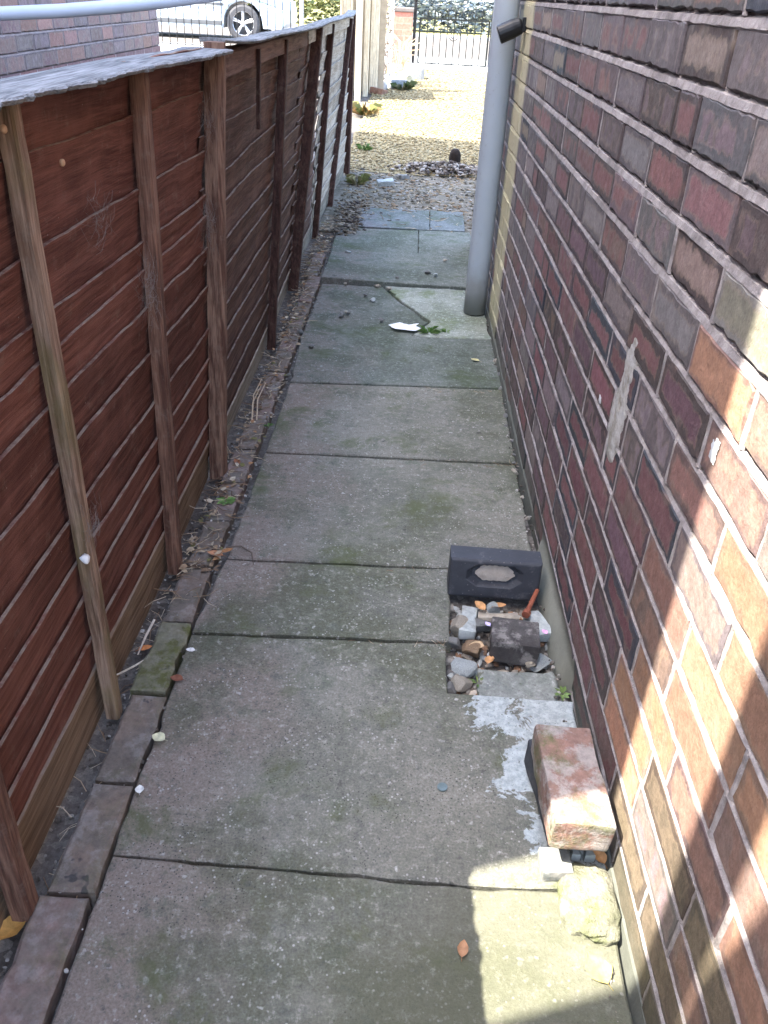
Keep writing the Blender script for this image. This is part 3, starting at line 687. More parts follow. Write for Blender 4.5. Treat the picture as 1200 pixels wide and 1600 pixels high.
# ------------------------------------------------------------------ paving
path = kind(empty('path'), 'structure')
def wob_poly(pts, step=.028, j=.0022, seed=0):
    out = []
    for i, p in enumerate(pts):
        q = pts[(i + 1) % len(pts)]; L = math.dist(p, q); n = max(1, int(L / step))
        for k in range(n):
            t = k / n; x = p[0] + (q[0] - p[0]) * t; y = p[1] + (q[1] - p[1]) * t
            a = j * (mnoise.noise(Vector((x * 30, y * 30, seed))) + 1.2 * mnoise.noise(Vector((x * 9, y * 9, seed + 3)))); bb = j * (mnoise.noise(Vector((x * 30, y * 30, seed + 7))) + 1.2 * mnoise.noise(Vector((x * 9, y * 9, seed + 13))))
            if random.random() < .05: a += random.uniform(-2, 2) * j
            out.append((x + a, y + bb))
    return out
def slab(pts, mat, dz=0.0, tilt=(0, 0), seed=0, j=.0022, th=.05, ch=.004):
    mb = MB(); mb.prism(wob_poly(pts, seed=seed, j=j * 1.35), -th, 0, ch)
    cx = sum(p[0] for p in pts) / len(pts); cy = sum(p[1] for p in pts) / len(pts)
    mb.v = [(x, y, z + dz + (tilt[0] * (x - cx) + tilt[1] * (y - cy) if z > -th + .001 else 0)) for x, y, z in mb.v]
    return mb.build('paving_slab', mat, path)
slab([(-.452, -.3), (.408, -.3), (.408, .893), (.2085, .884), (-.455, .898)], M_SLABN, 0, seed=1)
slab([(-.455, .904), (.2098, .890), (.414, .899), (.414, 1.352), (.140, 1.352), (.140, 1.515), (-.458, 1.490)], M_SLABS, .001, (0, .003), seed=3)
slab([(.212, 1.358), (.392, 1.358), (.392, 1.452), (.212, 1.448)], mat_slab('rough grey cement bed', smear=.35), -.012, (0, .05), seed=5, j=.006)
slab([(-.458, 1.499), (.147, 1.524), (.155, 1.815), (-.440, 1.795)], M_SLAB, .003, (0, -.006), seed=6, j=.0035)
slab([(-.440, 1.808), (.385, 1.835), (.386, 2.43), (-.436, 2.405)], M_SLAB, 0, seed=7)
slab([(-.436, 2.421), (.386, 2.447), (.388, 3.045), (-.436, 2.985)], M_SLAB, .0, (0, .002), seed=8)
slab([(-.437, 2.998), (.388, 3.058), (.380, 3.59), (-.458, 3.57)], M_SLABB, .001, seed=9)
slab([(-.458, 3.584), (.02, 3.597), (.10, 3.80), (-.03, 4.05), (-.14, 4.30), (-.452, 4.295)], M_SLABB, -.006, (0, .008), seed=10, j=.005)
slab([(.032, 3.600), (.378, 3.602), (.376, 4.33), (-.128, 4.31), (-.018, 4.05), (.112, 3.80)], mat_slab('pale bluish cement patch', tint=(1.55, 1.70, 1.75)), -.001, (0, .0), seed=11, j=.006)
slab([(-.46, 4.318), (-.05, 4.325), (.374, 4.345), (.372, 4.957), (-.46, 4.934)], M_SLABB, .014, (-.02, -.008), seed=12, j=.003)
slab([(-.47, 4.94), (.038, 4.955), (.038, 5.54), (-.48, 5.50)], M_SLABB, .002, seed=13)
slab([(.0415, 4.955), (.37, 4.965), (.37, 5.56), (.0415, 5.54)], M_SLABB, .004, seed=14)
slab([(-.36, 5.545), (.108, 5.552), (.108, 6.12), (-.36, 6.10)], mat_slab('slate blue concrete flag', tint=(.80, .92, 1.12)), .006, seed=15)
slab([(.112, 5.565), (.34, 5.57), (.345, 6.13), (.115, 6.13)], bpy.data.materials['slate blue concrete flag'], .006, seed=16)

# edging of old bricks, each one loose
M_EDGE = mat_oldbrick('worn edging brick', (.20, .155, .125), (.145, .125, .105), moss=.25, lime=.3)
M_EDGEM = mat_oldbrick('moss covered edging stone', (.20, .185, .13), (.15, .145, .095), moss=.95, lime=.15, mosscol=(.10, .105, .035))
M_EDGEP = mat_oldbrick('pinkish edging brick', (.225, .160, .138), (.165, .142, .120), moss=.35, lime=.3)
def edging(y0, y1, x0, x1, mat, label, dz=0.0, j=.004, rz=0.0):
    mb = MB(); L = y1 - y0; w = x1 - x0
    mb.prism(wob_poly([(-w / 2, -L / 2), (w / 2, -L / 2), (w / 2, L / 2), (-w / 2, L / 2)], step=.016, j=j, seed=y0 * 10), -.065, 0, .006)
    mb.v = [(x, y, z + (.003 * mnoise.noise(Vector((x * 25, y * 25, y0))) if z > -.06 else 0)) for x, y, z in mb.v]
    o = mb.build('edging_brick', mat, loc=((x0 + x1) / 2, (y0 + y1) / 2, .004 + dz), rot=(random.uniform(-.015, .015), random.uniform(-.03, .03), rz + random.uniform(-.012, .012)))
    return tag(o, label, 'brick', 'old bricks edging the path')
edging(.585, .812, -.548, -.462, M_EDGEP, 'edging brick with pink patches at the bottom left corner, nearest of the row', .004)
edging(.822, 1.045, -.536, -.460, M_EDGE, 'brown edging brick with black tar spots, second nearest in the edging row', .006, .0025)
edging(1.055, 1.285, -.536, -.462, M_EDGE, 'brown edging brick with moss at both ends beside the pale yellow leaf', .002)
edging(1.292, 1.525, -.540, -.465, M_EDGEM, 'green mossy rough edging stone beside the foot of the bare fence batten', .006, .006)
edging(1.535, 1.748, -.540, -.467, M_EDGE, 'clean grey brown edging brick just beyond the mossy edging stone', .0)
ylist = [1.76, 1.98, 2.20, 2.42, 2.64, 2.86, 3.08, 3.30, 3.52, 3.74, 3.96, 4.18, 4.40, 4.62, 4.84]
for i, y in enumerate(ylist[:-1]):
    x1 = -.468 if y < 4.3 else -.49
    edging(y + .004, y + .212, x1 - .068, x1, M_EDGEP if i % 3 else M_EDGE, 'dusty pinkish edging brick half buried in dry litter further along the fence', random.uniform(-.002, .006), .004)

# ------------------------------------------------------------------ drainpipe and wall light
dp = empty('drainpipe', (.322, 3.955, 0)); tag(dp, 'thick pale grey round drainpipe standing against the brick house wall', 'drainpipe')
t = NT('pale grey painted pipe'); x, y, z = t.sep(t.oc())
c = t.mix(t.noise(scale=7.0, detail=5), (.36, .41, .465), (.41, .46, .515))
c = t.mix(t.mr(t.m('ADD', z, t.m('MULTIPLY', t.m('SUBTRACT', t.noise(scale=9.0, detail=5), .5), .25)), .03, .30, .75, 0), c, (.17, .16, .135))
c = t.mix(t.mr(t.noise(scale=40.0, detail=6, rough=.75), .58, .72, 0, .5), c, (.22, .22, .21))
M_PIPE = t.out(c, .45, t.bump(t.noise(scale=30.0), .06, .004), spec=.4)
mb = MB(); n = 24; sg = 32
for k in range(n + 1): mb.v += [(.052 * math.cos(2 * math.pi * q / sg), .052 * math.sin(2 * math.pi * q / sg), .006 + 2.6 * k / n) for q in range(sg)]
mb.f = [(k * sg + q, k * sg + (q + 1) % sg, (k + 1) * sg + (q + 1) % sg, (k + 1) * sg + q) for k in range(n) for q in range(sg)]; mb.col = [None] * len(mb.f)
b0 = len(mb.v)
mb.v += [(.046 * math.cos(2 * math.pi * q / sg), .046 * math.sin(2 * math.pi * q / sg), .006) for q in range(sg)] + [(.046 * math.cos(2 * math.pi * q / sg), .046 * math.sin(2 * math.pi * q / sg), .15) for q in range(sg)]
mb.f += [(q, b0 + q, b0 + (q + 1) % sg, (q + 1) % sg) for q in range(sg)] + [(b0 + q, b0 + sg + q, b0 + sg + (q + 1) % sg, b0 + (q + 1) % sg) for q in range(sg)]; mb.col += [None] * (2 * sg)
mb.build('pipe', M_PIPE, dp, smooth=True)
mb = MB(); mb.tube([(0, 0, 1.95), (0, 0, 2.0)], .058, 24); mb.box((.045, 0, 1.975), (.05, .03, .03)); mb.build('bracket', M_PIPE, dp)
lamp = empty('security_light', (.378, 3.79, 1.215)); tag(lamp, 'small black security light on a bracket beside the drainpipe', 'security light')
M_BLK = simple('black plastic', (.014, .015, .018), .4, .2, 20.0, .05)
A = Matrix.Rotation(R_(-24), 3, 'Y')
def rl(p): return A @ Vector(p)
mb = MB(); ring = []
prof = [(-.098, .030), (-.095, .034), (-.04, .034), (-.01, .030), (0, .020)]
mb.tube([rl((x, 0, .0)) for x, r in prof], [r for x, r in prof], 20); mb.build('body', M_BLK, lamp, smooth=False)
mb = MB(); mb.tube([rl((-.099, 0, 0)), rl((-.0985, 0, 0))], .026, 20); mb.build('lens', simple('dark lens', (.03, .03, .04), .1), lamp)
mb = MB(); mb.box((.006, 0, 0), (.016, .05, .05), None, .004); mb.tube([(.004, 0, 0), rl((-.012, 0, 0))], .012, 10); mb.build('bracket', M_BLK, lamp)

# ------------------------------------------------------------------ loose bricks and lumps
def loose_brick(name, dims, mat, label, loc, rot, ch=.006, jit=.003, group=None, cat='brick'):
    bm = bmesh.new(); bmesh.ops.create_cube(bm, size=1); bmesh.ops.scale(bm, vec=dims, verts=bm.verts)
    bmesh.ops.bevel(bm, geom=bm.edges[:], offset=ch, segments=2, affect='EDGES', profile=.6)
    bmesh.ops.subdivide_edges(bm, edges=[e for e in bm.edges if e.calc_length() > .03], cuts=6, use_grid_fill=True)
    for v in bm.verts:
        v.co += Vector(mnoise.noise_vector(v.co * 18 + Vector(loc) * 11)) * jit + Vector(mnoise.noise_vector(v.co * 70 + Vector(loc))) * jit * .4
    me = bpy.data.meshes.new(name); bm.to_mesh(me); bm.free(); me.materials.append(mat)
    for p in me.polygons: p.use_smooth = True
    me.set_sharp_from_angle(angle=R_(35))
    o = bpy.data.objects.new(name, me); COL.objects.link(o); o.location = loc; o.rotation_euler = rot
    return tag(o, label, cat, group)
M_REDB = mat_oldbrick('mossy red brick', (.27, .165, .135), (.225, .155, .13), moss=.7, lime=.8, seed=3.0, mosscol=(.10, .12, .045), lt=.44, bs=1.6)
M_BLUB = mat_oldbrick('blue black engineering brick', (.050, .055, .066), (.068, .072, .08), moss=0, lime=.08)
loose_brick('loose_brick', (.104, .222, .068), M_REDB, 'mossy pale red brick lying on top of another brick against the wall, partly in sun', (.345, 1.028, .108), (0, R_(2), R_(2)), .006, .004)
loose_brick('loose_brick', (.100, .205, .066), M_BLUB, 'blue black brick lying under the mossy red brick', (.350, 1.078, .036), (0, 0, R_(7)), .010, .003)
# frogged brick standing on edge
fb = empty('loose_brick', (.262, 1.735, 0)); fb.rotation_euler = (R_(-4), 0, R_(-1)); tag(fb, 'black brick stood on its long edge showing its frog across the path', 'brick')
bm = bmesh.new(); nu, nv = 60, 30; Lb, Hb, Db = .229, .112, .066
def frog(u, v):
    x = (u - .5) * Lb; zz = v * Hb - .004; a = abs(x) / .068; b_ = abs(zz - .064) / .031
    k2 = max(b_, a, a * .80 + b_ * .50)
    dpt = .014 * min(1, max(0, (1.05 - k2) / .22))
    ee = min(min(u, 1 - u) * Lb, min(v, 1 - v) * Hb); rd = .005 * max(0, 1 - ee / .007) ** 2
    nzv = Vector((x * 40, zz * 40, 2)); return (x, -Db / 2 + dpt + rd + .0009 * mnoise.noise(nzv), zz)
mb = MB(); mb.grid(frog, nu, nv)
edge_i = [i for i in range(nu + 1)] + [(j + 1) * (nu + 1) - 1 for j in range(1, nv + 1)] + [nv * (nu + 1) + i for i in range(nu - 1, -1, -1)] + [j * (nu + 1) for j in range(nv - 1, 0, -1)]
b0 = len(mb.v)
for i in edge_i: x, y, z = mb.v[i]; mb.v.append((x, Db / 2, z))
ne = len(edge_i); mb.f += [(edge_i[k], b0 + k, b0 + (k + 1) % ne, edge_i[(k + 1) % ne]) for k in range(ne)] + [tuple(b0 + k for k in range(ne))]; mb.col += [None] * (ne + 1)
t = NT('black frogged brick'); x, y, z = t.sep(t.oc())
c = t.mix(t.noise(scale=30.0, detail=6), (.028, .031, .040), (.062, .066, .078))
c = t.mix(t.mr(t.noise(scale=19.0, detail=9, rough=.78), .54, .72, 0, .6), c, (.17, .17, .17))
c = t.mix(t.mr(t.voro(scale=70.0), .07, .13, .6, 0), c, (.22, .21, .20))
M_FROG = t.out(c, .6, t.bump(t.noise(scale=120.0), .3, .002))
mb.build('body', M_FROG, fb)
mb = MB(); mb.grid(lambda u, v: (((u - .5) * .100) * (1 - .45 * abs(v - .5) ** 1.5 * 2.5) + .004 * mnoise.noise(Vector((v * 6, u * 2, 5))), -Db / 2 + .0095 - .003 * math.sin(math.pi * u) * math.sin(math.pi * v) + .0016 * mnoise.noise(Vector((u * 9, v * 5, 4))), .046 + .044 * v + .003 * mnoise.noise(Vector((u * 5, v, 8)))), 24, 10)
mb.build('mortar_in_frog', simple('pale mortar', (.42, .37, .32), .95, .3, 40.0, .5), fb, smooth=True)
loose_brick('loose_brick', (.112, .100, .058), mat_oldbrick('charcoal half brick', (.050, .046, .045), (.085, .08, .078), moss=0, lime=.45), 'charcoal half brick lying in the rubble hole beside the wall', (.300, 1.522, .016), (R_(-3), 0, R_(-5)), .004, .003)
M_LUMP = mat_oldbrick('mossy cement', (.22, .215, .165), (.10, .105, .065), moss=.75, lime=.25, mosscol=(.11, .13, .05), bs=2.5)
def lump(name, loc, r, mat, label, cat, group=None, sub=4, amp=.25, rot=0, seed=0, sm=True):
    bm = bmesh.new(); bmesh.ops.create_icosphere(bm, subdivisions=sub, radius=1)
    for v in bm.verts:
        p = v.co.copy(); k = 1 + amp * mnoise.noise(p * 1.3 + Vector((seed, 0, 0))) + amp * .4 * mnoise.noise(p * 4 + Vector((0, seed, 0))) + amp * .12 * mnoise.noise(p * 13 + Vector((0, seed, 0)))
        q = Vector((abs(p.x) ** .8 * math.copysign(1, p.x), abs(p.y) ** .8 * math.copysign(1, p.y), abs(p.z) ** .8 * math.copysign(1, p.z)))
        v.co = Vector((q.x * r[0], q.y * r[1], q.z * r[2])) * k
    me = bpy.data.meshes.new(name); bm.to_mesh(me); bm.free(); me.materials.append(mat)
    if sm:
        for p in me.polygons: p.use_smooth = True
    o = bpy.data.objects.new(name, me); COL.objects.link(o); o.location = loc; o.rotation_euler = (0, 0, rot)
    return tag(o, label, cat, group)
lump('cement_lump', (.372, .868, .004), (.050, .072, .024), M_LUMP, 'pale mossy rounded lump of cement in the sun in front of the red brick', 'cement lump', seed=5, rot=.1, sub=5, amp=.16)
M_SLATE = mat_oldbrick('grey broken tile', (.18, .19, .18), (.14, .15, .15), moss=.1, lime=.5)
loose_brick('broken_tile', (.052, .050, .030), M_SLATE, 'small square grey tile piece left of the mossy cement lump', (.320, .932, .012), (0, 0, R_(4)), .003, .002, cat='tile')
M_TILE2 = simple('blue grey tile sliver', (.26, .30, .31), .8, .2, 30.0)
def sliver(pts, z, label):
    mb = MB(); cx = sum(p[0] for p in pts) / 3; cy = sum(p[1] for p in pts) / 3
    mb.prism([(p[0] - cx, p[1] - cy) for p in pts], -.018, 0, .0012); o = mb.build('tile_sliver', M_TILE2, loc=(cx, cy, z)); tag(o, label, 'tile', 'tile slivers under the red brick')
sliver([(.350, .945), (.366, .945), (.357, .973)], .026, 'leftmost triangular blue grey tile sliver in front of the red brick')
sliver([(.359, .974), (.369, .946), (.378, .975)], .024, 'middle triangular blue grey tile sliver in front of the red brick')
sliver([(.373, .944), (.392, .946), (.381, .974)], .026, 'rightmost triangular blue grey tile sliver in front of the red brick')

# rubble in the hole by the wall
def pebble_mesh(seed, sub=3):
    rr = random.Random(seed + 40); bm = bmesh.new(); bmesh.ops.create_icosphere(bm, subdivisions=sub, radius=1)
    pl = []
    for k in range(8):
        d = Vector((rr.gauss(0, 1), rr.gauss(0, 1), rr.gauss(0, 1))).normalized(); pl.append((d, rr.uniform(.40, .72)))
    for v in bm.verts:
        for d, o in pl:
            t_ = v.co.dot(d)
            if t_ > o: v.co -= d * (t_ - o) * .95
        v.co *= 1.4 + .10 * mnoise.noise(v.co * 3 + Vector((seed, 3, 0))) + .05 * mnoise.noise(v.co * 8 + Vector((seed, 3, 0)))
    me = bpy.data.meshes.new('stone'); bm.to_mesh(me); bm.free()
    for p in me.polygons: p.use_smooth = True
    me.set_sharp_from_angle(angle=R_(16))
    return me
def rock_mat(name, c): return mat_oldbrick(name, c, tuple(k * .7 for k in c), moss=.15, lime=.35)
M_RW = rock_mat('pale blue grey rubble', (.44, .48, .475)); M_RC = rock_mat('cream rubble', (.43, .39, .32)); M_RG = rock_mat('grey rubble', (.22, .22, .21)); M_RB = rock_mat('brown rubble', (.30, .20, .12))
PM = [pebble_mesh(i) for i in range(6)]
def stone(loc, r, mat, label, group, cat='stone', rot=None):
    me = PM[random.randrange(6)].copy(); me.materials.append(mat)
    o = bpy.data.objects.new('stone', me); COL.objects.link(o); o.location = loc; o.scale = r; o.rotation_euler = rot or (random.uniform(-.4, .4), random.uniform(-.4, .4), random.uniform(0, 6))
    return tag(o, label, cat, group)
HOLE = 'rubble stones in the hole by the wall'
stone((.175, 1.402, -.012), (.021, .018, .014), M_RC, 'cream round pebble at the near left corner of the rubble hole', HOLE)
stone((.178, 1.448, -.008), (.026, .024, .018), M_RW, 'pale blue grey lump in the rubble hole just beyond the cream pebble', HOLE)
stone((.172, 1.585, -.006), (.022, .030, .022), M_RC, 'cream lump touching the slab corner at the far left of the rubble hole', HOLE)
loose_brick('stone', (.040, .105, .030), M_RW, 'long flat pale stone along the left side of the rubble hole', (.196, 1.600, .0), (0, 0, R_(-6)), .006, .006, HOLE, 'stone')
stone((.232, 1.60, -.004), (.020, .026, .018), M_RG, 'grey stone between the long pale stone and the charcoal half brick', HOLE)
stone((.262, 1.655, .0), (.018, .015, .016), M_RW, 'pale stone leaning against the foot of the black frogged brick', HOLE)
loose_brick('stone', (.10, .022, .02), M_RC, 'thin buff strip of rubble under the frogged brick', (.270, 1.625, .0), (0, 0, R_(3)), .004, .005, HOLE, 'stone')
loose_brick('stone', (.045, .085, .03), M_RW, 'pale slab of rubble right of the charcoal half brick, against the wall', (.368, 1.600, .0), (R_(3), 0, R_(20)), .006, .006, HOLE, 'stone')
stone((.366, 1.487, -.008), (.024, .030, .014), M_RW, 'white flake between the charcoal half brick and the cement skirting', HOLE)
stone((.335, 1.464, -.002), (.014, .008, .006), M_RC, 'small oval cream chip in front of the charcoal half brick', HOLE)
stone((.160, 1.53, -.008), (.014, .020, .012), M_RG, 'dark grey stone in the notch where the two slabs meet the hole', HOLE)
stone((.205, 1.515, -.012), (.030, .022, .015), M_RB, 'brown stone left of the charcoal half brick', HOLE)
stone((.150, 1.385, -.016), (.012, .014, .010), M_RG, 'small grey chip tucked against the slab at the near end of the rubble hole', HOLE)
n = 420; px = rng.uniform(.15, .395, n); py = rng.uniform(1.355, 1.70, n)
o = scatter('rubble_chips', np.stack([px, py, np.full(n, -.030)], 1), rng.uniform(.004, .013, n), pal(n, [(.36, .37, .35), (.24, .22, .19), (.42, .37, .30), (.12, .10, .08), (.26, .15, .09)]), M_CHIP, .7)
tag(kind(o, 'stuff'), 'small chips and grit filling the hole between slabs and wall', 'rubble')
bolt = empty('rusty_bolt', (.352, 1.655, .03)); tag(bolt, 'rusty red bolt lying across the rubble in front of the black frogged brick', 'bolt')
M_RUST = simple('rust', (.26, .085, .05), .85, .35, 60.0, .3)
mb = MB(); mb.tube([(.019, .046, .006), (.0, .0, .0), (-.014, -.036, -.002)], [.0055, .006, .0065], 10); mb.build('shaft', M_RUST, bolt)
mb = MB(); mb.tube([(-.0135, -.034, -.002), (-.018, -.046, -.0025)], .0105, 6); mb.build('head', M_RUST, bolt)

# ------------------------------------------------------------------ leaves, pebbles, weeds, litter
def leaf(loc, L, Wd, col, label, rz=0, curl=.25, tilt=(0, 0), group=None, cat='leaf', name='fallen_leaf'):
    mb = MB(); n = 10
    def fn(u, v):
        w = math.sin(math.pi * min(1, max(0, v)) ** .85) ** .9 * Wd / 2 + .0004; x = (u - .5) * 2 * w * (1 + .15 * mnoise.noise(Vector((v * 7, u, L * 99)))); y = (v - .5) * L
        z = curl * (abs(u - .5) * 2) ** 1.6 * w + curl * .5 * (abs(v - .5) * 2) ** 2 * L * .35 + .06 * Wd * mnoise.noise(Vector((u * 3, v * 4, L * 77)))
        return (x, y, z + .0015)
    mb.grid(fn, 6, n, col); mb.tube([(0, -.5 * L, .002 + curl * .17 * L), (.03 * L, -.72 * L, .003)], [.0007, .0005], 5, tuple(c * .6 for c in col))
    o = mb.build(name, M_LEAF, loc=loc, rot=(tilt[0], tilt[1], rz), smooth=True)
    return tag(o, label, cat, group)
leaf((.366, .757, .002), .056, .042, (.34, .28, .10), 'large pale yellow leaf lying in the sun at the foot of the wall', R_(25), .15)
leaf((.153, .772, .002), .030, .017, (.36, .20, .11), 'small curled tan leaf on the nearest slab left of the sunny patch', R_(-10), .5)
leaf((-.445, 1.163, .006), .030, .024, (.62, .60, .40), 'pale yellow green leaf on the edge of the slab beside the mossy edging brick', R_(70), .4)
leaf((-.446, 1.037, .004), .020, .016, (.75, .74, .68), 'small white petal on the slab edge beside the brown edging brick', R_(15), .4)
leaf((-.452, 1.333, .005), .030, .020, (.22, .09, .055), 'dark red brown leaf beside the mossy edging stone', R_(80), .5)
leaf((-.574, .765, -.015), .060, .036, (.52, .30, .09), 'orange yellow torn leaf in the dirt at the bottom left under the fence', R_(-30), .5)
leaf((-.553, 1.44, -.01), .032, .018, (.55, .22, .08), 'bright orange leaf in the gap between fence and mossy edging stone', R_(-60), .5)
leaf((-.470, 1.806, .006), .046, .024, (.48, .24, .13), 'orange brown leaf lying on twigs at the corner of the slab', R_(75), .5)
leaf((-.440, 1.818, .010), .034, .018, (.36, .18, .08), 'darker brown leaf touching the orange brown leaf on the twigs', R_(-50), .6)
leaf((-.512, 2.32, .004), .040, .020, (.30, .13, .07), 'rust brown leaf against the foot of the round fence post', R_(30), .5)
leaf((.296, 3.323, .004), .040, .022, (.50, .46, .24), 'small dry yellowish leaf on the slab near the drainpipe', R_(60), .4)
for (x, y, zz, rz, lab) in ((.225, 1.640, .02, 40, 'orange brown leaf caught at the far left of the rubble hole'), (.275, 1.650, .014, -70, 'brown leaf lying under the foot of the frogged brick'), (.212, 1.508, .004, 80, 'tan leaf left of the charcoal half brick'), (.240, 1.462, .002, -20, 'reddish leaf at the near left corner of the charcoal half brick'), (.402, .955, .012, 20, 'orange leaf wedged upright between the red brick and the wall')):
    leaf((x, y, zz), .036, .022, (.50, .28, .13) if 'tan' not in lab else (.46, .33, .2), lab, R_(rz), .6, (random.uniform(-.3, .3), random.uniform(-.3, .3)))
for (x, y, cc, lab) in ((.238, 1.560, (.55, .48, .72), 'small lilac petal on the left edge of the charcoal half brick'), (.372, 1.545, (.72, .38, .62), 'small pink petal between the charcoal half brick and the wall')):
    leaf((x, y, .03), .018, .013, cc, lab, R_(30), .3, cat='petal', name='petal')
leaf((-.446, 1.432, .003), .022, .013, (.72, .70, .66), 'thin white flake on the slab beside the mossy edging stone', R_(85), .2, cat='flake', name='paint_flake')
# white torn paper and shiny button
mb = MB(); pts = wob_poly([(-.085, .01), (-.05, -.04), (.03, -.055), (.085, -.045), (.045, .005), (.06, .045), (.01, .02), (-.03, .05)], .012, .003, 4)
mb.prism(pts, 0, .0015, .0003); o = mb.build('torn_paper', simple('white paper', (.78, .80, .80), .8, .06), loc=(.0, 3.69, .006), rot=(0, 0, .05)); tag(o, 'torn white scrap of paper lying on the path near the drainpipe', 'paper')
mb = MB(); mb.tube([(0, 0, 0), (0, 0, .003)], .010, 16); o = mb.build('bottle_cap', simple('dull teal metal', (.16, .20, .19), .35, .3, 80.0, .1, metal=.6), loc=(.125, 1.092, .002)); tag(o, 'small round metal disc lying on the large slab', 'bottle cap')
PEB = 'loose pebbles on the far slabs'
for (x, y) in ((-.31, 3.80), (-.276, 3.83), (-.29, 3.84), (-.219, 4.12), (-.176, 4.05), (-.163, 4.28), (-.101, 4.25), (.097, 4.53), (.138, 4.49), (-.396, 3.36), (-.452, 3.05), (-.466, 3.54), (-.066, 4.40), (.195, 4.80), (-.12, 3.76), (-.33, 4.28), (-.28, 4.9), (-.36, 4.85), (-.16, 5.75), (.0, 5.9), (-.22, 5.95)):
    r = random.uniform(.007, .013); stone((x, y, .006 + (.014 if 4.32 < y < 4.9 else 0)), (r * 1.3, r, r * .7), random.choice((M_RC, M_RG, M_RG, M_RW)), 'small loose pebble lying on the far slabs of the path', PEB, 'pebble')
for (x, y) in ((.386, 2.50), (.392, 2.60), (.378, 2.72), (.386, 2.80), (.384, 2.44), (.38, 2.38), (.388, 2.22), (.392, 2.10), (.388, 3.2), (.384, 3.34), (.386, 3.05)):
    r = random.uniform(.005, .010); stone((x, y, .002), (r, r * 1.3, r * .7), random.choice((M_RC, M_RG, M_RG)), 'small stone chip in the crack between the slabs and the house wall', 'stone chips along the wall foot', 'pebble')
conc = loose_brick('stone', (.13, .085, .05), M_RW, 'pale blue grey square chunk of concrete on the earth beyond the slabs', (-.235, 6.93, .02), (R_(4), R_(-6), R_(12)), .008, .006, None, 'stone')
loose_brick('stone', (.10, .06, .04), M_RG, 'flat grey chunk beside the pale concrete chunk on the earth', (-.10, 7.20, .025), (0, R_(5), R_(40)), .008, .006, None, 'stone')
lump('dark_ball', (.325, 7.78, .105), (.050, .040, .072), simple('dark brown fibre', (.022, .016, .013), .9, .4, 60.0, .6), 'dark upright egg shaped object standing at the edge of the sunlit gravel', 'ball', amp=.10, seed=8)
n = 700; a = rng.normal(0, 1, n); b_ = rng.normal(0, 1, n)
mx, my = .24 + .20 * a, 7.55 + .13 * b_; mz = .045 + .06 * np.exp(-.5 * (a * a + b_ * b_)) * rng.uniform(.2, 1, n)
o = scatter('debris_heap', np.stack([mx, my, mz], 1), rng.uniform(.008, .026, n), pal(n, [(.07, .06, .05), (.12, .10, .085), (.20, .17, .13), (.05, .04, .035), (.26, .24, .22)]), M_CHIP, .6)
tag(kind(o, 'stuff'), 'low dark heap of soil and litter in front of the sunlit gravel', 'debris')

# dry straw and twigs caught along the fence foot
LC = [(.42, .33, .22), (.30, .21, .13), (.20, .13, .08), (.50, .42, .31), (.14, .09, .06)]
mb = MB()
def straw(x, y, z, L, r, col, a=None):
    a = random.uniform(0, 6.28) if a is None else a; p0 = Vector((x, y, z)); d = Vector((math.cos(a), math.sin(a), random.uniform(-.05, .25))) * L
    side = Vector((-d.y, d.x, 0)) * random.uniform(-.25, .25)
    mb.tube([p0, p0 + d * .5 + side, p0 + d], [r, r * .9, r * .5], 4, col)
for k in range(850):
    y = 1.6 + 4.2 * random.random() ** 1.1; dens = .5 + .5 * mnoise.noise(Vector((y * 3.5, 2, 0)))
    if random.random() > dens + .25: continue
    x = lerp_tab(XF, y) + random.uniform(-.01, .10) * random.random() ** .5
    straw(x, y, random.uniform(.0, .018), random.uniform(.015, .07), random.uniform(.0006, .0017), random.choice(LC))
for k in range(60):
    straw(-.56 + random.uniform(0, .05), random.uniform(.75, 1.6), random.uniform(-.028, -.005), random.uniform(.02, .06), random.uniform(.0006, .0013), random.choice(LC[:4]))
for k in range(160):
    y = random.uniform(5.5, 7.6); straw(random.uniform(-.5, .4), y, .01 + zg(y), random.uniform(.02, .10), random.uniform(.001, .0025), random.choice(LC))
for k in range(60):
    y = random.choice((2.413, 1.80, 3.0, 1.505)) + random.uniform(-.02, .02); straw(random.uniform(.0, .38) if y > 1.7 else random.uniform(-.1, .14), y, .002, random.uniform(.01, .03), .0007, random.choice(LC + [(.06, .08, .03)]))
kind(tag(mb.build('dry_litter', M_LEAF), 'dry straw and twigs caught along the foot of the fence', 'litter'), 'stuff')
mb = MB()
for k in range(800):
    y = 1.72 + 4.0 * random.random() ** 1.05; dens = .5 + .5 * mnoise.noise(Vector((y * 3.5, 2, 0)))
    if random.random() > dens + .15: continue
    x = lerp_tab(XF, y) + .10 * random.random() - .005; c = Vector((x, y, random.uniform(-.004, .014))); s_ = random.uniform(.004, .013)
    M3 = Matrix.Rotation(random.uniform(0, 6.28), 3, 'Z') @ Matrix.Rotation(random.uniform(-.6, .6), 3, 'X')
    mb.add([c + M3 @ Vector(p) * s_ for p in ((-1, -.5, 0), (0, -.6, .25), (1.2, 0, 0), (0, .6, .2), (-1, .45, .05))], [(0, 1, 3, 4), (1, 2, 3)], random.choice(LC + [(.16, .15, .06), (.36, .2, .1)]))
kind(tag(mb.build('leaf_crumbs', M_LEAF), 'crumbled dry leaves lying between the fence and the path edge', 'litter'), 'stuff')
mb = MB()
for k in range(1500):      # grit and crumbs in the slab joints and the soil strip
    pass
n = 1500; py = rng.uniform(.55, 5.4, n); px = np.where(rng.random(n) < .7, rng.uniform(-.60, -.45, n), rng.uniform(.375, .40, n))
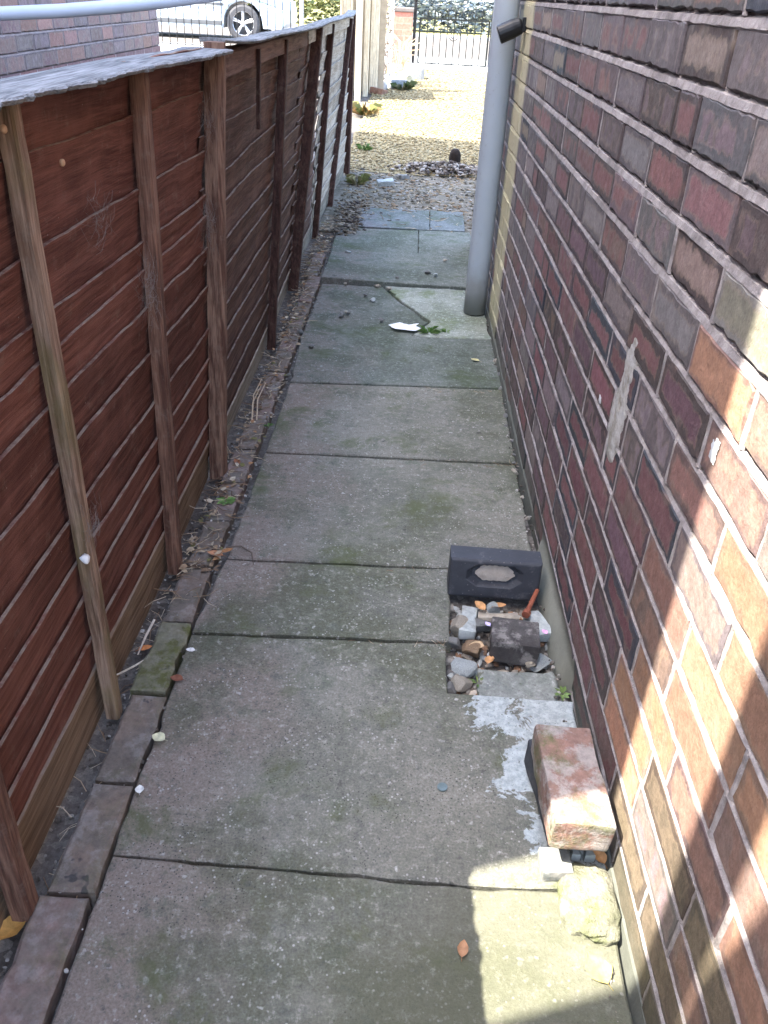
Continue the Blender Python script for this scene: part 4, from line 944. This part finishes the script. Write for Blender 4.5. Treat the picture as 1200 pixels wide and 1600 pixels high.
o = scatter('grit', np.stack([px, py, np.where(px < -.545, -.028, .0)], 1) + np.stack([np.zeros(n), np.zeros(n), rng.uniform(-.006, .004, n)], 1), rng.uniform(.0015, .0055, n), pal(n, [(.15, .13, .11), (.28, .26, .23), (.08, .07, .06), (.42, .40, .37)]), M_CHIP, .7)
tag(kind(o, 'stuff'), 'fine grit lying along both edges of the path', 'grit')
n = 260; px = rng.normal(-.42, .05, n); py = rng.uniform(5.3, 6.3, n)
o = scatter('leaf_heap', np.stack([px, py, .004 + rng.uniform(0, .02, n)], 1), rng.uniform(.008, .020, n), pal(n, [(.10, .08, .06), (.17, .14, .105), (.22, .19, .15), (.06, .05, .045)]), M_CHIP, .4)
tag(kind(o, 'stuff'), 'grey brown dead leaves heaped at the left end of the slabs', 'leaves')
# single twigs
def twig(pts, r, label, col=(.30, .22, .15)):
    mb = MB(); p0 = Vector(pts[0]); mb.tube([Vector(p) - p0 for p in pts], [r] * (len(pts) - 1) + [r * .5], 6, col); o = mb.build('twig', M_LEAF, loc=p0); tag(o, label, 'twig')
twig([(-.45, 1.845, .006), (-.41, 1.85, .010), (-.375, 1.82, .012), (-.362, 1.775, .006)], .0022, 'thin curved twig reaching from the edging onto the slab', (.13, .10, .08))
twig([(-.575, 1.30, .035), (-.552, 1.36, .012), (-.53, 1.40, .006)], .0022, 'pale dry stick leaning at the foot of the bare fence batten', (.60, .54, .44))
twig([(-.545, 1.50, .03), (-.555, 1.46, .014), (-.565, 1.42, -.01)], .003, 'pale flat dry stalk between the fence and the mossy edging stone', (.55, .48, .40))
for (dx, dy) in ((0, 0), (.012, .03), (-.008, .06)):
    twig([(-.515 + dx, 2.60 + dy, .005), (-.524 + dx, 2.68 + dy, .05), (-.505 + dx, 2.75 + dy, .085)], .0024, ['leftmost pale stalk of the dry tuft by the middle fence panel', 'second pale stalk of the dry tuft, leaning towards the path by the middle fence panel', 'farthest pale stalk of the dry tuft by the middle fence panel'][0 if dx == 0 else 1 if dx > 0 else 2], (.48, .38, .27))
# weeds
def weed(loc, n, L, W_, label, cols=((.06, .13, .03), (.10, .19, .05), (.14, .22, .07)), up=.6, cat='weed'):
    e = empty('weed', loc); tag(e, label, cat); mb = MB()
    for k in range(n):
        a = random.uniform(0, 6.28); d = Vector((math.cos(a), math.sin(a), 0)); sd2 = Vector((-d.y, d.x, 0)); l = L * random.uniform(.5, 1); w = W_ * random.uniform(.6, 1); h = up * l * random.uniform(.3, 1)
        base = d * l * .15; col = random.choice(cols)
        pts = [base, base + d * l * .45 + sd2 * w * .5 + Vector((0, 0, h * .8)), base + d * l + Vector((0, 0, h * .7)), base + d * l * .45 - sd2 * w * .5 + Vector((0, 0, h * .8))]
        mb.add(pts, [(0, 1, 2), (0, 2, 3)], col)
    mb.build('foliage', M_GREEN, e)
weed((.102, 3.64, .0), 26, .06, .012, 'small bright green weed sprouting right of the torn white paper')
weed((.185, 3.66, .0), 8, .035, .012, 'tiny dark green weed in the slab joint near the drainpipe foot')
weed((-.500, 2.085, .004), 24, .030, .020, 'light green leafy weed growing on the edging bricks by the round fence post', ((.16, .28, .08), (.20, .33, .10), (.12, .20, .06)), .35)
weed((-.455, 2.60, .0), 10, .022, .008, 'tiny green sprig in the gap between edging brick and slab')
weed((-.485, 8.15, .06), 40, .08, .006, 'green tuft growing at the far end of the fence by the gravel', up=1.3)
weed((-.46, 6.9, .0), 60, .10, .006, 'dry yellow green grass tuft at the foot of the far fence panel', ((.22, .22, .09), (.15, .17, .06), (.32, .28, .14)), 1.2)
weed((.395, 1.372, .0), 14, .022, .012, 'small green sprig on the white cement by the house wall', ((.16, .24, .08), (.11, .17, .05)), .3)
weed((.212, 1.405, -.014), 14, .020, .006, 'thin green sprig at the near edge of the rubble hole', ((.10, .16, .05), (.2, .26, .08)), .3)

# cobwebs in the corners of the battens
M_WEB = simple('dusty cobweb', (.24, .21, .19), .95, .2)
def cobweb(c, r, n, label, flat=.35):
    mb = MB(); c = Vector(c)
    for k in range(n):
        p = Vector((random.gauss(0, .3) * flat, random.gauss(0, .45), random.gauss(0, .5))) * r; q = p + Vector((random.gauss(0, .35) * flat, random.gauss(0, .5), random.gauss(0, .5))) * r
        mb.tube([p, (p + q) / 2 + Vector((.1 * r * flat, 0, -.10 * r)), q], random.uniform(.00010, .00028), 3)
    o = mb.build('cobweb', M_WEB, loc=c); tag(o, label, 'cobweb', 'cobwebs on the fence')
cobweb((fx(1.72, .74) - .012, 1.72, .74), .055, 150, 'dusty cobweb wrapped round the middle of the thin brown batten')
cobweb((fx(2.20, .78) - .008, 2.20, .78), .060, 120, 'grey cobweb clump in the gap left of the round fence post')
cobweb((fx(1.24, .46) + .003, 1.245, .46), .035, 80, 'cobweb threads across the lower half of the bare batten')
cobweb((fx(1.5, .94) - .020, 1.52, .94), .055, 60, 'thin cobweb on the board below the capping between two battens')
cobweb((fx(2.22, 1.0) - .008, 2.215, 1.0), .05, 70, 'wispy cobweb high on the left side of the round fence post')
lump('snail_shell', (fx(1.22, 1.03) - .024, 1.425, 1.04), (.004, .007, .006), simple('tan shell', (.55, .36, .22), .6), 'small tan snail shell stuck on the upper red brown board', 'snail shell', sub=2, amp=.1)
lump('snail_shell', (fx(1.19, 1.1) - .010, 1.208, 1.118), (.004, .006, .006), bpy.data.materials['tan shell'], 'small orange snail shell on the left side of the bare batten near its top', 'snail shell', sub=2, amp=.1)
lump('white_fluff', (fx(1.2, .40) - .006, 1.212, .405), (.008, .008, .008), simple('white fluff', (.8, .8, .8), .95), 'tuft of white fluff on the left edge of the bare batten', 'fluff', sub=2, amp=.5)

# ------------------------------------------------------------------ pale pipe slung between the houses
mb = MB(); pts = [(-2.09, 2.5, 1.33), (-1.75, 2.47, 1.22), (-1.40, 2.44, 1.196), (-1.17, 2.4, 1.199), (-1.07, 2.4, 1.207), (-.906, 2.4, 1.221), (-.775, 2.4, 1.236), (-.645, 2.4, 1.254), (-.501, 2.4, 1.278), (-.342, 2.4, 1.31), (-.1, 2.38, 1.375), (.2, 2.36, 1.48), (.40, 2.35, 1.56)]
mb.tube(pts, .016, 14); o = mb.build('plastic_hose', simple('pale blue plastic', (.55, .63, .74), .35, .06, 5.0, .02), smooth=True)
tag(o, 'pale blue plastic hose sagging across the top left corner above the fence', 'hose')

# ------------------------------------------------------------------ front boundary: railings, gate, pillar, boards
ZS = zg(14.2)
M_IRON = simple('black painted iron', (.010, .010, .011), .7, .3, 40.0, .1)
M_IRONG = simple('dark green grey iron', (.010, .013, .012), .7, .3, 40.0, .1)
def bars(mb, x0, x1, y, z0, z1, sp, r, tip=0.0):
    n = max(1, round((x1 - x0) / sp))
    for k in range(n + 1):
        x = x0 + (x1 - x0) * k / n; mb.tube([(x, y, z0), (x, y, z1)], r, 6)
        if tip: mb.tube([(x, y, z1), (x, y, z1 + tip * .35), (x, y, z1 + tip)], [r * .8, r * 2.0, .0005], 6)
rl_ = empty('iron_railings', (-3.9, 14.0, ZS)); tag(rl_, 'black iron railings along the street beyond the fence, in front of the silver car', 'railings')
mb = MB(); bars(mb, -2.2, 2.05, 0, .08, .95, .112, .0065, .07); mb.build('bars', M_IRON, rl_)
mb = MB()
for zz in (.12, .90): mb.box((-.08, 0, zz), (4.4, .03, .012))
mb.build('rail', M_IRON, rl_)
mb = MB()
for cx_ in (.52, .64, .76):
    mb.tube([(cx_ + .05 * math.cos(a), .0, .77 + .05 * math.sin(a)) for a in [k * math.pi / 8 for k in range(17)]], .006, 5, cap=False)
mb.box((.64, .0, .71), (.34, .014, .010)); mb.build('scrollwork', M_IRON, rl_)
mb = MB(); mb.box((2.10, 0, .50), (.06, .06, 1.05), None, .006); mb.build('end_post', simple('weathered grey post', (.30, .29, .27), .8), rl_)
gt = empty('iron_gate', (.42, 14.0, ZS)); tag(gt, 'low wrought iron garden gate with spear tips at the end of the gravel', 'gate')
mb = MB(); mb.box((0, 0, .045), (1.02, .03, .022)); mb.box((0, 0, .62), (1.02, .03, .022)); mb.box((-.50, 0, .335), (.026, .03, .56)); mb.box((.50, 0, .335), (.026, .03, .56)); mb.build('frame', M_IRONG, gt)
mb = MB(); bars(mb, -.39, .39, .0, .056, .66, .0975, .0075, .085); bars(mb, -.44, .44, .0, .63, .655, .0975, .005, .05); mb.build('bars', M_IRONG, gt)
mb = MB()
mb.tube([(.0 + .09 * math.cos(a) * (1 - k / 40), -.012, .42 + .09 * math.sin(a) * (1 - k / 40)) for k, a in enumerate([q * math.pi / 7 for q in range(26)])], .006, 5); mb.build('scroll', M_IRONG, gt)
gp = empty('gate_post', (-.155, 14.02, ZS)); tag(gp, 'tall black iron gate post between the brick pillar and the gate', 'gate post')
mb = MB(); mb.box((0, 0, .40), (.045, .045, .82), None, .004); mb.build('shaft', M_IRON, gp); mb = MB(); mb.tube([(0, 0, .81), (0, 0, .84), (0, 0, .87)], [.02, .03, .002], 10); mb.build('finial', M_IRON, gp)
gp2 = empty('gate_post', (.97, 14.02, ZS)); tag(gp2, 'black iron gate post at the far right of the gate, mostly behind the drainpipe', 'gate post')
mb = MB(); mb.box((0, 0, .40), (.045, .045, .82), None, .004); mb.build('shaft', M_IRON, gp2)
sill = MB(); sill.box((0, 0, .0), (1.5, .22, .09), None, .01); o = sill.build('stone_sill', simple('white painted sill', (.68, .70, .68), .85), loc=(.5, 13.86, ZS - .005)); tag(o, 'pale stone threshold under the iron gate', 'threshold')
pil = empty('brick_pillar', (-.325, 14.12, ZS)); tag(pil, 'short red brick pillar left of the iron gate', 'pillar')
mb = MB(); mb.box((0, 0, .33), (.27, .27, .70)); mb.build('shaft', mat_farbrick('red pillar brick', (.50, .20, .15), (.38, .17, .13), (.40, .24, .19), .225, .077, 'x'), pil)
mb = MB(); mb.box((0, 0, .71), (.30, .30, .055), None, .012); mb.build('cap', simple('dark weathered coping', (.16, .14, .13), .9), pil)
# pale upright boards
M_PALE = mat_post('sun bleached pale board', (.66, .56, .40), (.82, .73, .55), dust=.3)
bf_ = empty('board_fence', (-.72, 10.9, zg(10.9))); tag(bf_, 'tall pale sunlit upright boards standing beyond the end of the brown fence', 'board fence')
for k, (dx, dy, h, w, d) in enumerate(((-.02, -.10, 2.0, .07, .045), (.045, .28, 1.95, .06, .05), (.125, .55, 2.05, .10, .05), (-.17, -.05, 2.0, .14, .03))):
    mb = MB(); mb.box((dx, dy, h / 2 - .08), (w, d, h), None, .006); mb.build('board', M_PALE, bf_)
mb = MB(); mb.box((.0, .62, .92), (.50, .02, 1.9)); mb.box((-.22, .25, .9), (.02, .80, 1.86)); mb.build('backing_panel', simple('warm brown grey panel', (.44, .36, .26), .9, .3), bf_)
wp = empty('white_post', (-.43, 12.3, zg(12.3))); tag(wp, 'thin white post with dead stems climbing it beside the brick pillar', 'post')
mb = MB(); mb.box((0, 0, .8), (.05, .05, 1.7), None, .005); mb.build('shaft', simple('white painted post', (.72, .70, .66), .8), wp)
# dead climber in front of the backing: tangled stems and pale leaves
cl = empty('dead_climber', (-.50, 12.0, zg(12))); tag(cl, 'tangle of dead grey climbing stems between the pale boards and the white post', 'climbing plant')
mb = MB()
for k in range(70):
    x = random.uniform(-.09, .05); y = random.uniform(-.2, .2); zz = random.uniform(0, 1.0); p = Vector((x, y, zz)); mb.tube([p, p + Vector((random.gauss(0, .05), random.gauss(0, .05), random.uniform(.06, .2))), p + Vector((random.gauss(0, .08), random.gauss(0, .08), random.uniform(.15, .35)))], [.008, .006, .003], 5)
mb.build('stems', simple('dead grey stem', (.26, .22, .19), .9), cl)
mb = MB()
for k in range(150):
    c = Vector((random.uniform(-.11, .07), random.uniform(-.22, .2), random.uniform(0, 1.3))); M3 = Matrix.Rotation(random.uniform(0, 6.28), 3, 'Z') @ Matrix.Rotation(random.uniform(-1.4, 1.4), 3, 'X'); s_ = random.uniform(.012, .03)
    mb.add([c + M3 @ Vector(p) * s_ for p in ((-1, -.5, 0), (.2, -.6, .2), (1.2, 0, 0), (.2, .6, .1), (-1, .45, .05))], [(0, 1, 3, 4), (1, 2, 3)], random.choice([(.5, .46, .40), (.35, .30, .26), (.62, .6, .56), (.22, .19, .17)]))
mb.build('dry_leaves', M_LEAF, cl)
# low clutter by the pillar
M_CBL = rock_mat('blue grey concrete block', (.34, .36, .38))
loose_brick('concrete_block', (.24, .16, .15), M_CBL, 'grey concrete block on the gravel in front of the gate post', (-.10, 12.75, zg(12.75) + .07), (0, 0, R_(5)), .01, .005, None, 'block')
loose_brick('concrete_block', (.22, .3, .14), M_CBL, 'grey concrete block half hidden behind plants near the pale boards', (-.36, 11.9, zg(11.9) + .06), (R_(8), 0, R_(30)), .01, .006, None, 'block')
loose_brick('concrete_block', (.14, .18, .07), rock_mat('brown brick rubble', (.28, .15, .10)), 'broken brown brick lying at the foot of the pale boards', (-.52, 11.35, zg(11.35) + .03), (R_(5), R_(10), R_(60)), .008, .006, None, 'brick')
lump('rock', (-.22, 12.2, zg(12.2) + .06), (.11, .09, .10), rock_mat('sunlit cream rock', (.62, .58, .42)), 'cream coloured rock among the blocks left of the gate', 'rock', seed=4, sub=3)
lump('rock', (-.50, 11.7, zg(11.7) + .04), (.07, .06, .07), rock_mat('white rock', (.66, .62, .58)), 'white rock at the foot of the pale boards', 'rock', seed=6, sub=3)
weed((-.24, 11.75, zg(11.75)), 110, .18, .014, 'low green weeds among the blocks left of the gate', ((.05, .08, .03), (.10, .12, .05), (.17, .17, .10)), .9)
weed((-.60, 9.9, zg(9.9)), 110, .20, .010, 'dry brown weeds at the gravel edge in front of the pale boards', ((.30, .24, .10), (.42, .28, .14), (.16, .18, .07)), .9)
mb = MB()
for k in range(26):
    a = random.uniform(0, 6.28); p0 = Vector((random.gauss(0, .04), random.gauss(0, .04), 0)); d = Vector((math.cos(a) * random.uniform(.05, .22), math.sin(a) * .1, random.uniform(.2, .52)))
    mb.tube([p0, p0 + d * .6 + Vector((0, 0, .08)), p0 + d + Vector((math.cos(a) * .12, 0, -.03))], [.006, .005, .003], 5, random.choice([(.55, .42, .28), (.42, .26, .16), (.65, .56, .42)]))
o = mb.build('dry_shrub', M_LEAF, loc=(-.30, 13.5, zg(13.5))); tag(o, 'dry arching brown stems in front of the red brick pillar', 'shrub')

# ------------------------------------------------------------------ street: cars and hedge
M_GLASS = simple('dark car glass', (.03, .04, .05), .08, .1, 3.0, 0.0, spec=.6); M_TYRE = simple('tyre rubber', (.07, .07, .074), .85); M_RIM = simple('silver alloy', (.55, .56, .58), .35, .05, 5.0, .0, metal=.6); M_TRIM = simple('grey trim', (.10, .105, .11), .6)
def car(loc, paint, label):
    r = empty('parked_car', loc); tag(r, label, 'car')
    wr = .31; wc = (-.80, -3.30); Wd = 1.70
    def arch(cx): return [(cx + .37 * math.cos(a), .31 + .37 * math.sin(a)) for a in [math.pi - .25 - k * (math.pi - .05) / 12 + .0 for k in range(13)]][::-1]
    prof = [(0, .34), (.0, .55), (-.06, .68), (-.20, .76), (-1.05, .93), (-1.75, 1.40), (-2.2, 1.47), (-3.2, 1.44), (-3.85, 1.02), (-4.06, .92), (-4.10, .60), (-4.06, .30)]
    low = [(-3.68, .24)] + [(-3.30 - .37 * math.cos(k * math.pi / 10), .30 + .37 * math.sin(k * math.pi / 10)) for k in range(1, 10)] + [(-2.92, .22), (-1.18, .22)] + [(-.80 - .37 * math.cos(k * math.pi / 10), .30 + .37 * math.sin(k * math.pi / 10)) for k in range(1, 10)] + [(-.42, .24), (-.10, .24)]
    pr_ = prof + low
    bm = bmesh.new(); A_ = []; B_ = []
    def yy(x, z): return Wd / 2 - .18 * max(0, (z - .92) / .55) - .10 * max(0, (x + .35) / .35) ** 2
    for x, z in pr_: A_.append(bm.verts.new((x, -yy(x, z), z))); B_.append(bm.verts.new((x, yy(x, z), z)))
    n = len(pr_); bm.faces.new(A_); bm.faces.new(B_[::-1])
    for k in range(n): bm.faces.new((A_[(k + 1) % n], A_[k], B_[k], B_[(k + 1) % n]))
    bmesh.ops.recalc_face_normals(bm, faces=bm.faces)
    bmesh.ops.bevel(bm, geom=[e for e in bm.edges if len(e.link_faces) == 2 and e.calc_face_angle(0) > .9 and max(v.co.z for v in e.verts) > .5], offset=.03, segments=3, affect='EDGES')
    me = bpy.data.meshes.new('body'); bm.to_mesh(me); bm.free(); me.materials.append(paint)
    o = bpy.data.objects.new('body', me); COL.objects.link(o); o.parent = r
    for sy in (-1, 1):
        for (xa, xb, pts) in ((0, 0, [(-1.22, .95), (-1.80, 1.34), (-2.28, 1.38), (-2.28, .95)]), (0, 0, [(-2.36, .95), (-2.36, 1.385), (-3.10, 1.36), (-3.55, 1.02), (-3.45, .95)])):
            w = MB(); w.add([(x, sy * (yy(x, z) + .004), z) for x, z in pts], [tuple(range(len(pts)))]); w.build('window', M_GLASS, r)
        w = MB(); w.box((-2.05, sy * (Wd / 2 + .006), .30), (1.7, .02, .07), None, .006); w.build('sill_trim', M_TRIM, r)
        w = MB(); w.box((-2.15, sy * (Wd / 2 + .004), .60), (2.0, .014, .04), None, .005); w.build('side_moulding', M_TRIM, r)
        w = MB(); w.box((-1.45, sy * (Wd / 2 + .07), .98), (.10, .16, .10), None, .03); w.build('mirror', paint, r)
        w = MB(); w.box((-.10, sy * .58, .62), (.16, .30, .12), None, .03); w.build('headlight', simple('lamp glass', (.7, .72, .75), .1, .05), r)
        for cx_ in wc:
            wh = empty('wheel'); wh.parent = r; wh.location = (cx_, sy * (Wd / 2 - .10), wr)
            w = MB(); seg = 28; pf = [(-.1, .20), (-.1, .27), (-.08, .305), (.08, .305), (.1, .27), (.1, .20)]
            for (yo, rr) in pf: w.v += [(rr * math.cos(2 * math.pi * q / seg), yo, rr * math.sin(2 * math.pi * q / seg)) for q in range(seg)]
            w.f = [(k * seg + q, k * seg + (q + 1) % seg, (k + 1) % 6 * seg + (q + 1) % seg, (k + 1) % 6 * seg + q) for k in range(6) for q in range(seg)]; w.col = [None] * len(w.f); w.build('tyre', M_TYRE, wh)
            w = MB(); yo = sy * .07; w.tube([(0, yo - .02, 0), (0, yo + .03, 0)], .05, 12)
            for k in range(5):
                a = 2 * math.pi * k / 5 + .3
                for off in (-.10, .10): w.tube([(.03 * math.cos(a), yo, .03 * math.sin(a)), (.20 * math.cos(a + off), yo + .01 * sy, .20 * math.sin(a + off))], [.022, .015], 5)
            w.tube([(.205 * math.cos(q * math.pi / 14), yo, .205 * math.sin(q * math.pi / 14)) for q in range(29)], .014, 6, cap=False); w.build('rim', M_RIM, wh)
            w = MB(); w.tube([(0, -sy * .05, 0), (0, -sy * .04, 0)], .2, 20); w.build('brake_disc', M_TRIM, wh)
    return r
car((-2.60, 18.75, ZS - .02), simple('silver blue car paint', (.50, .57, .63), .25, .04, 3.0, .0, spec=.5), 'silver car parked on the street behind the iron railings')
M_HEDGE = mat_col('matt hedge leaf', rough=1.0, var=.2, scale=80.0, bump=.1, spec=0.0)
def hedge(loc, d, n, cols, label):
    e = empty('hedge', loc); tag(e, label, 'hedge'); mb = MB()
    for k in range(n):
        c = Vector((random.uniform(-.5, .5) * d[0], random.uniform(-.5, .5) * d[1], (random.random() ** .7) * d[2])); c.z *= 1 + .25 * mnoise.noise(Vector((c.x * .8, c.y, 3)))
        M3 = Matrix.Rotation(random.uniform(0, 6.28), 3, 'Z') @ Matrix.Rotation(random.uniform(-1.4, 1.4), 3, 'X'); s_ = random.uniform(.05, .12)
        mb.add([c + M3 @ Vector(p) * s_ for p in ((-1, 0, 0), (0, -.5, .1), (1, 0, 0), (0, .5, .1))], [(0, 1, 2, 3)], random.choice(cols))
    mb.build('foliage', M_HEDGE, e)
hedge((3.6, 26.2, ZS + .08), (9.2, 1.4, .85), 9000, [(.20, .24, .26), (.23, .26, .27), (.25, .27, .265)], 'dark grey green clipped hedge across the street, seen through the iron gate')
hedge((-7.5, 27.5, ZS + .08), (11, 1.6, .9), 7000, [(.10, .12, .06), (.18, .19, .08), (.25, .24, .12)], 'olive hedge across the street behind the silver car')
hedge((0, 36, ZS + .3), (40, 3, 2.4), 16000, [(.20, .24, .08), (.30, .33, .12), (.38, .38, .18), (.14, .18, .07)], 'tall yellow green sunlit hedge far behind the street')
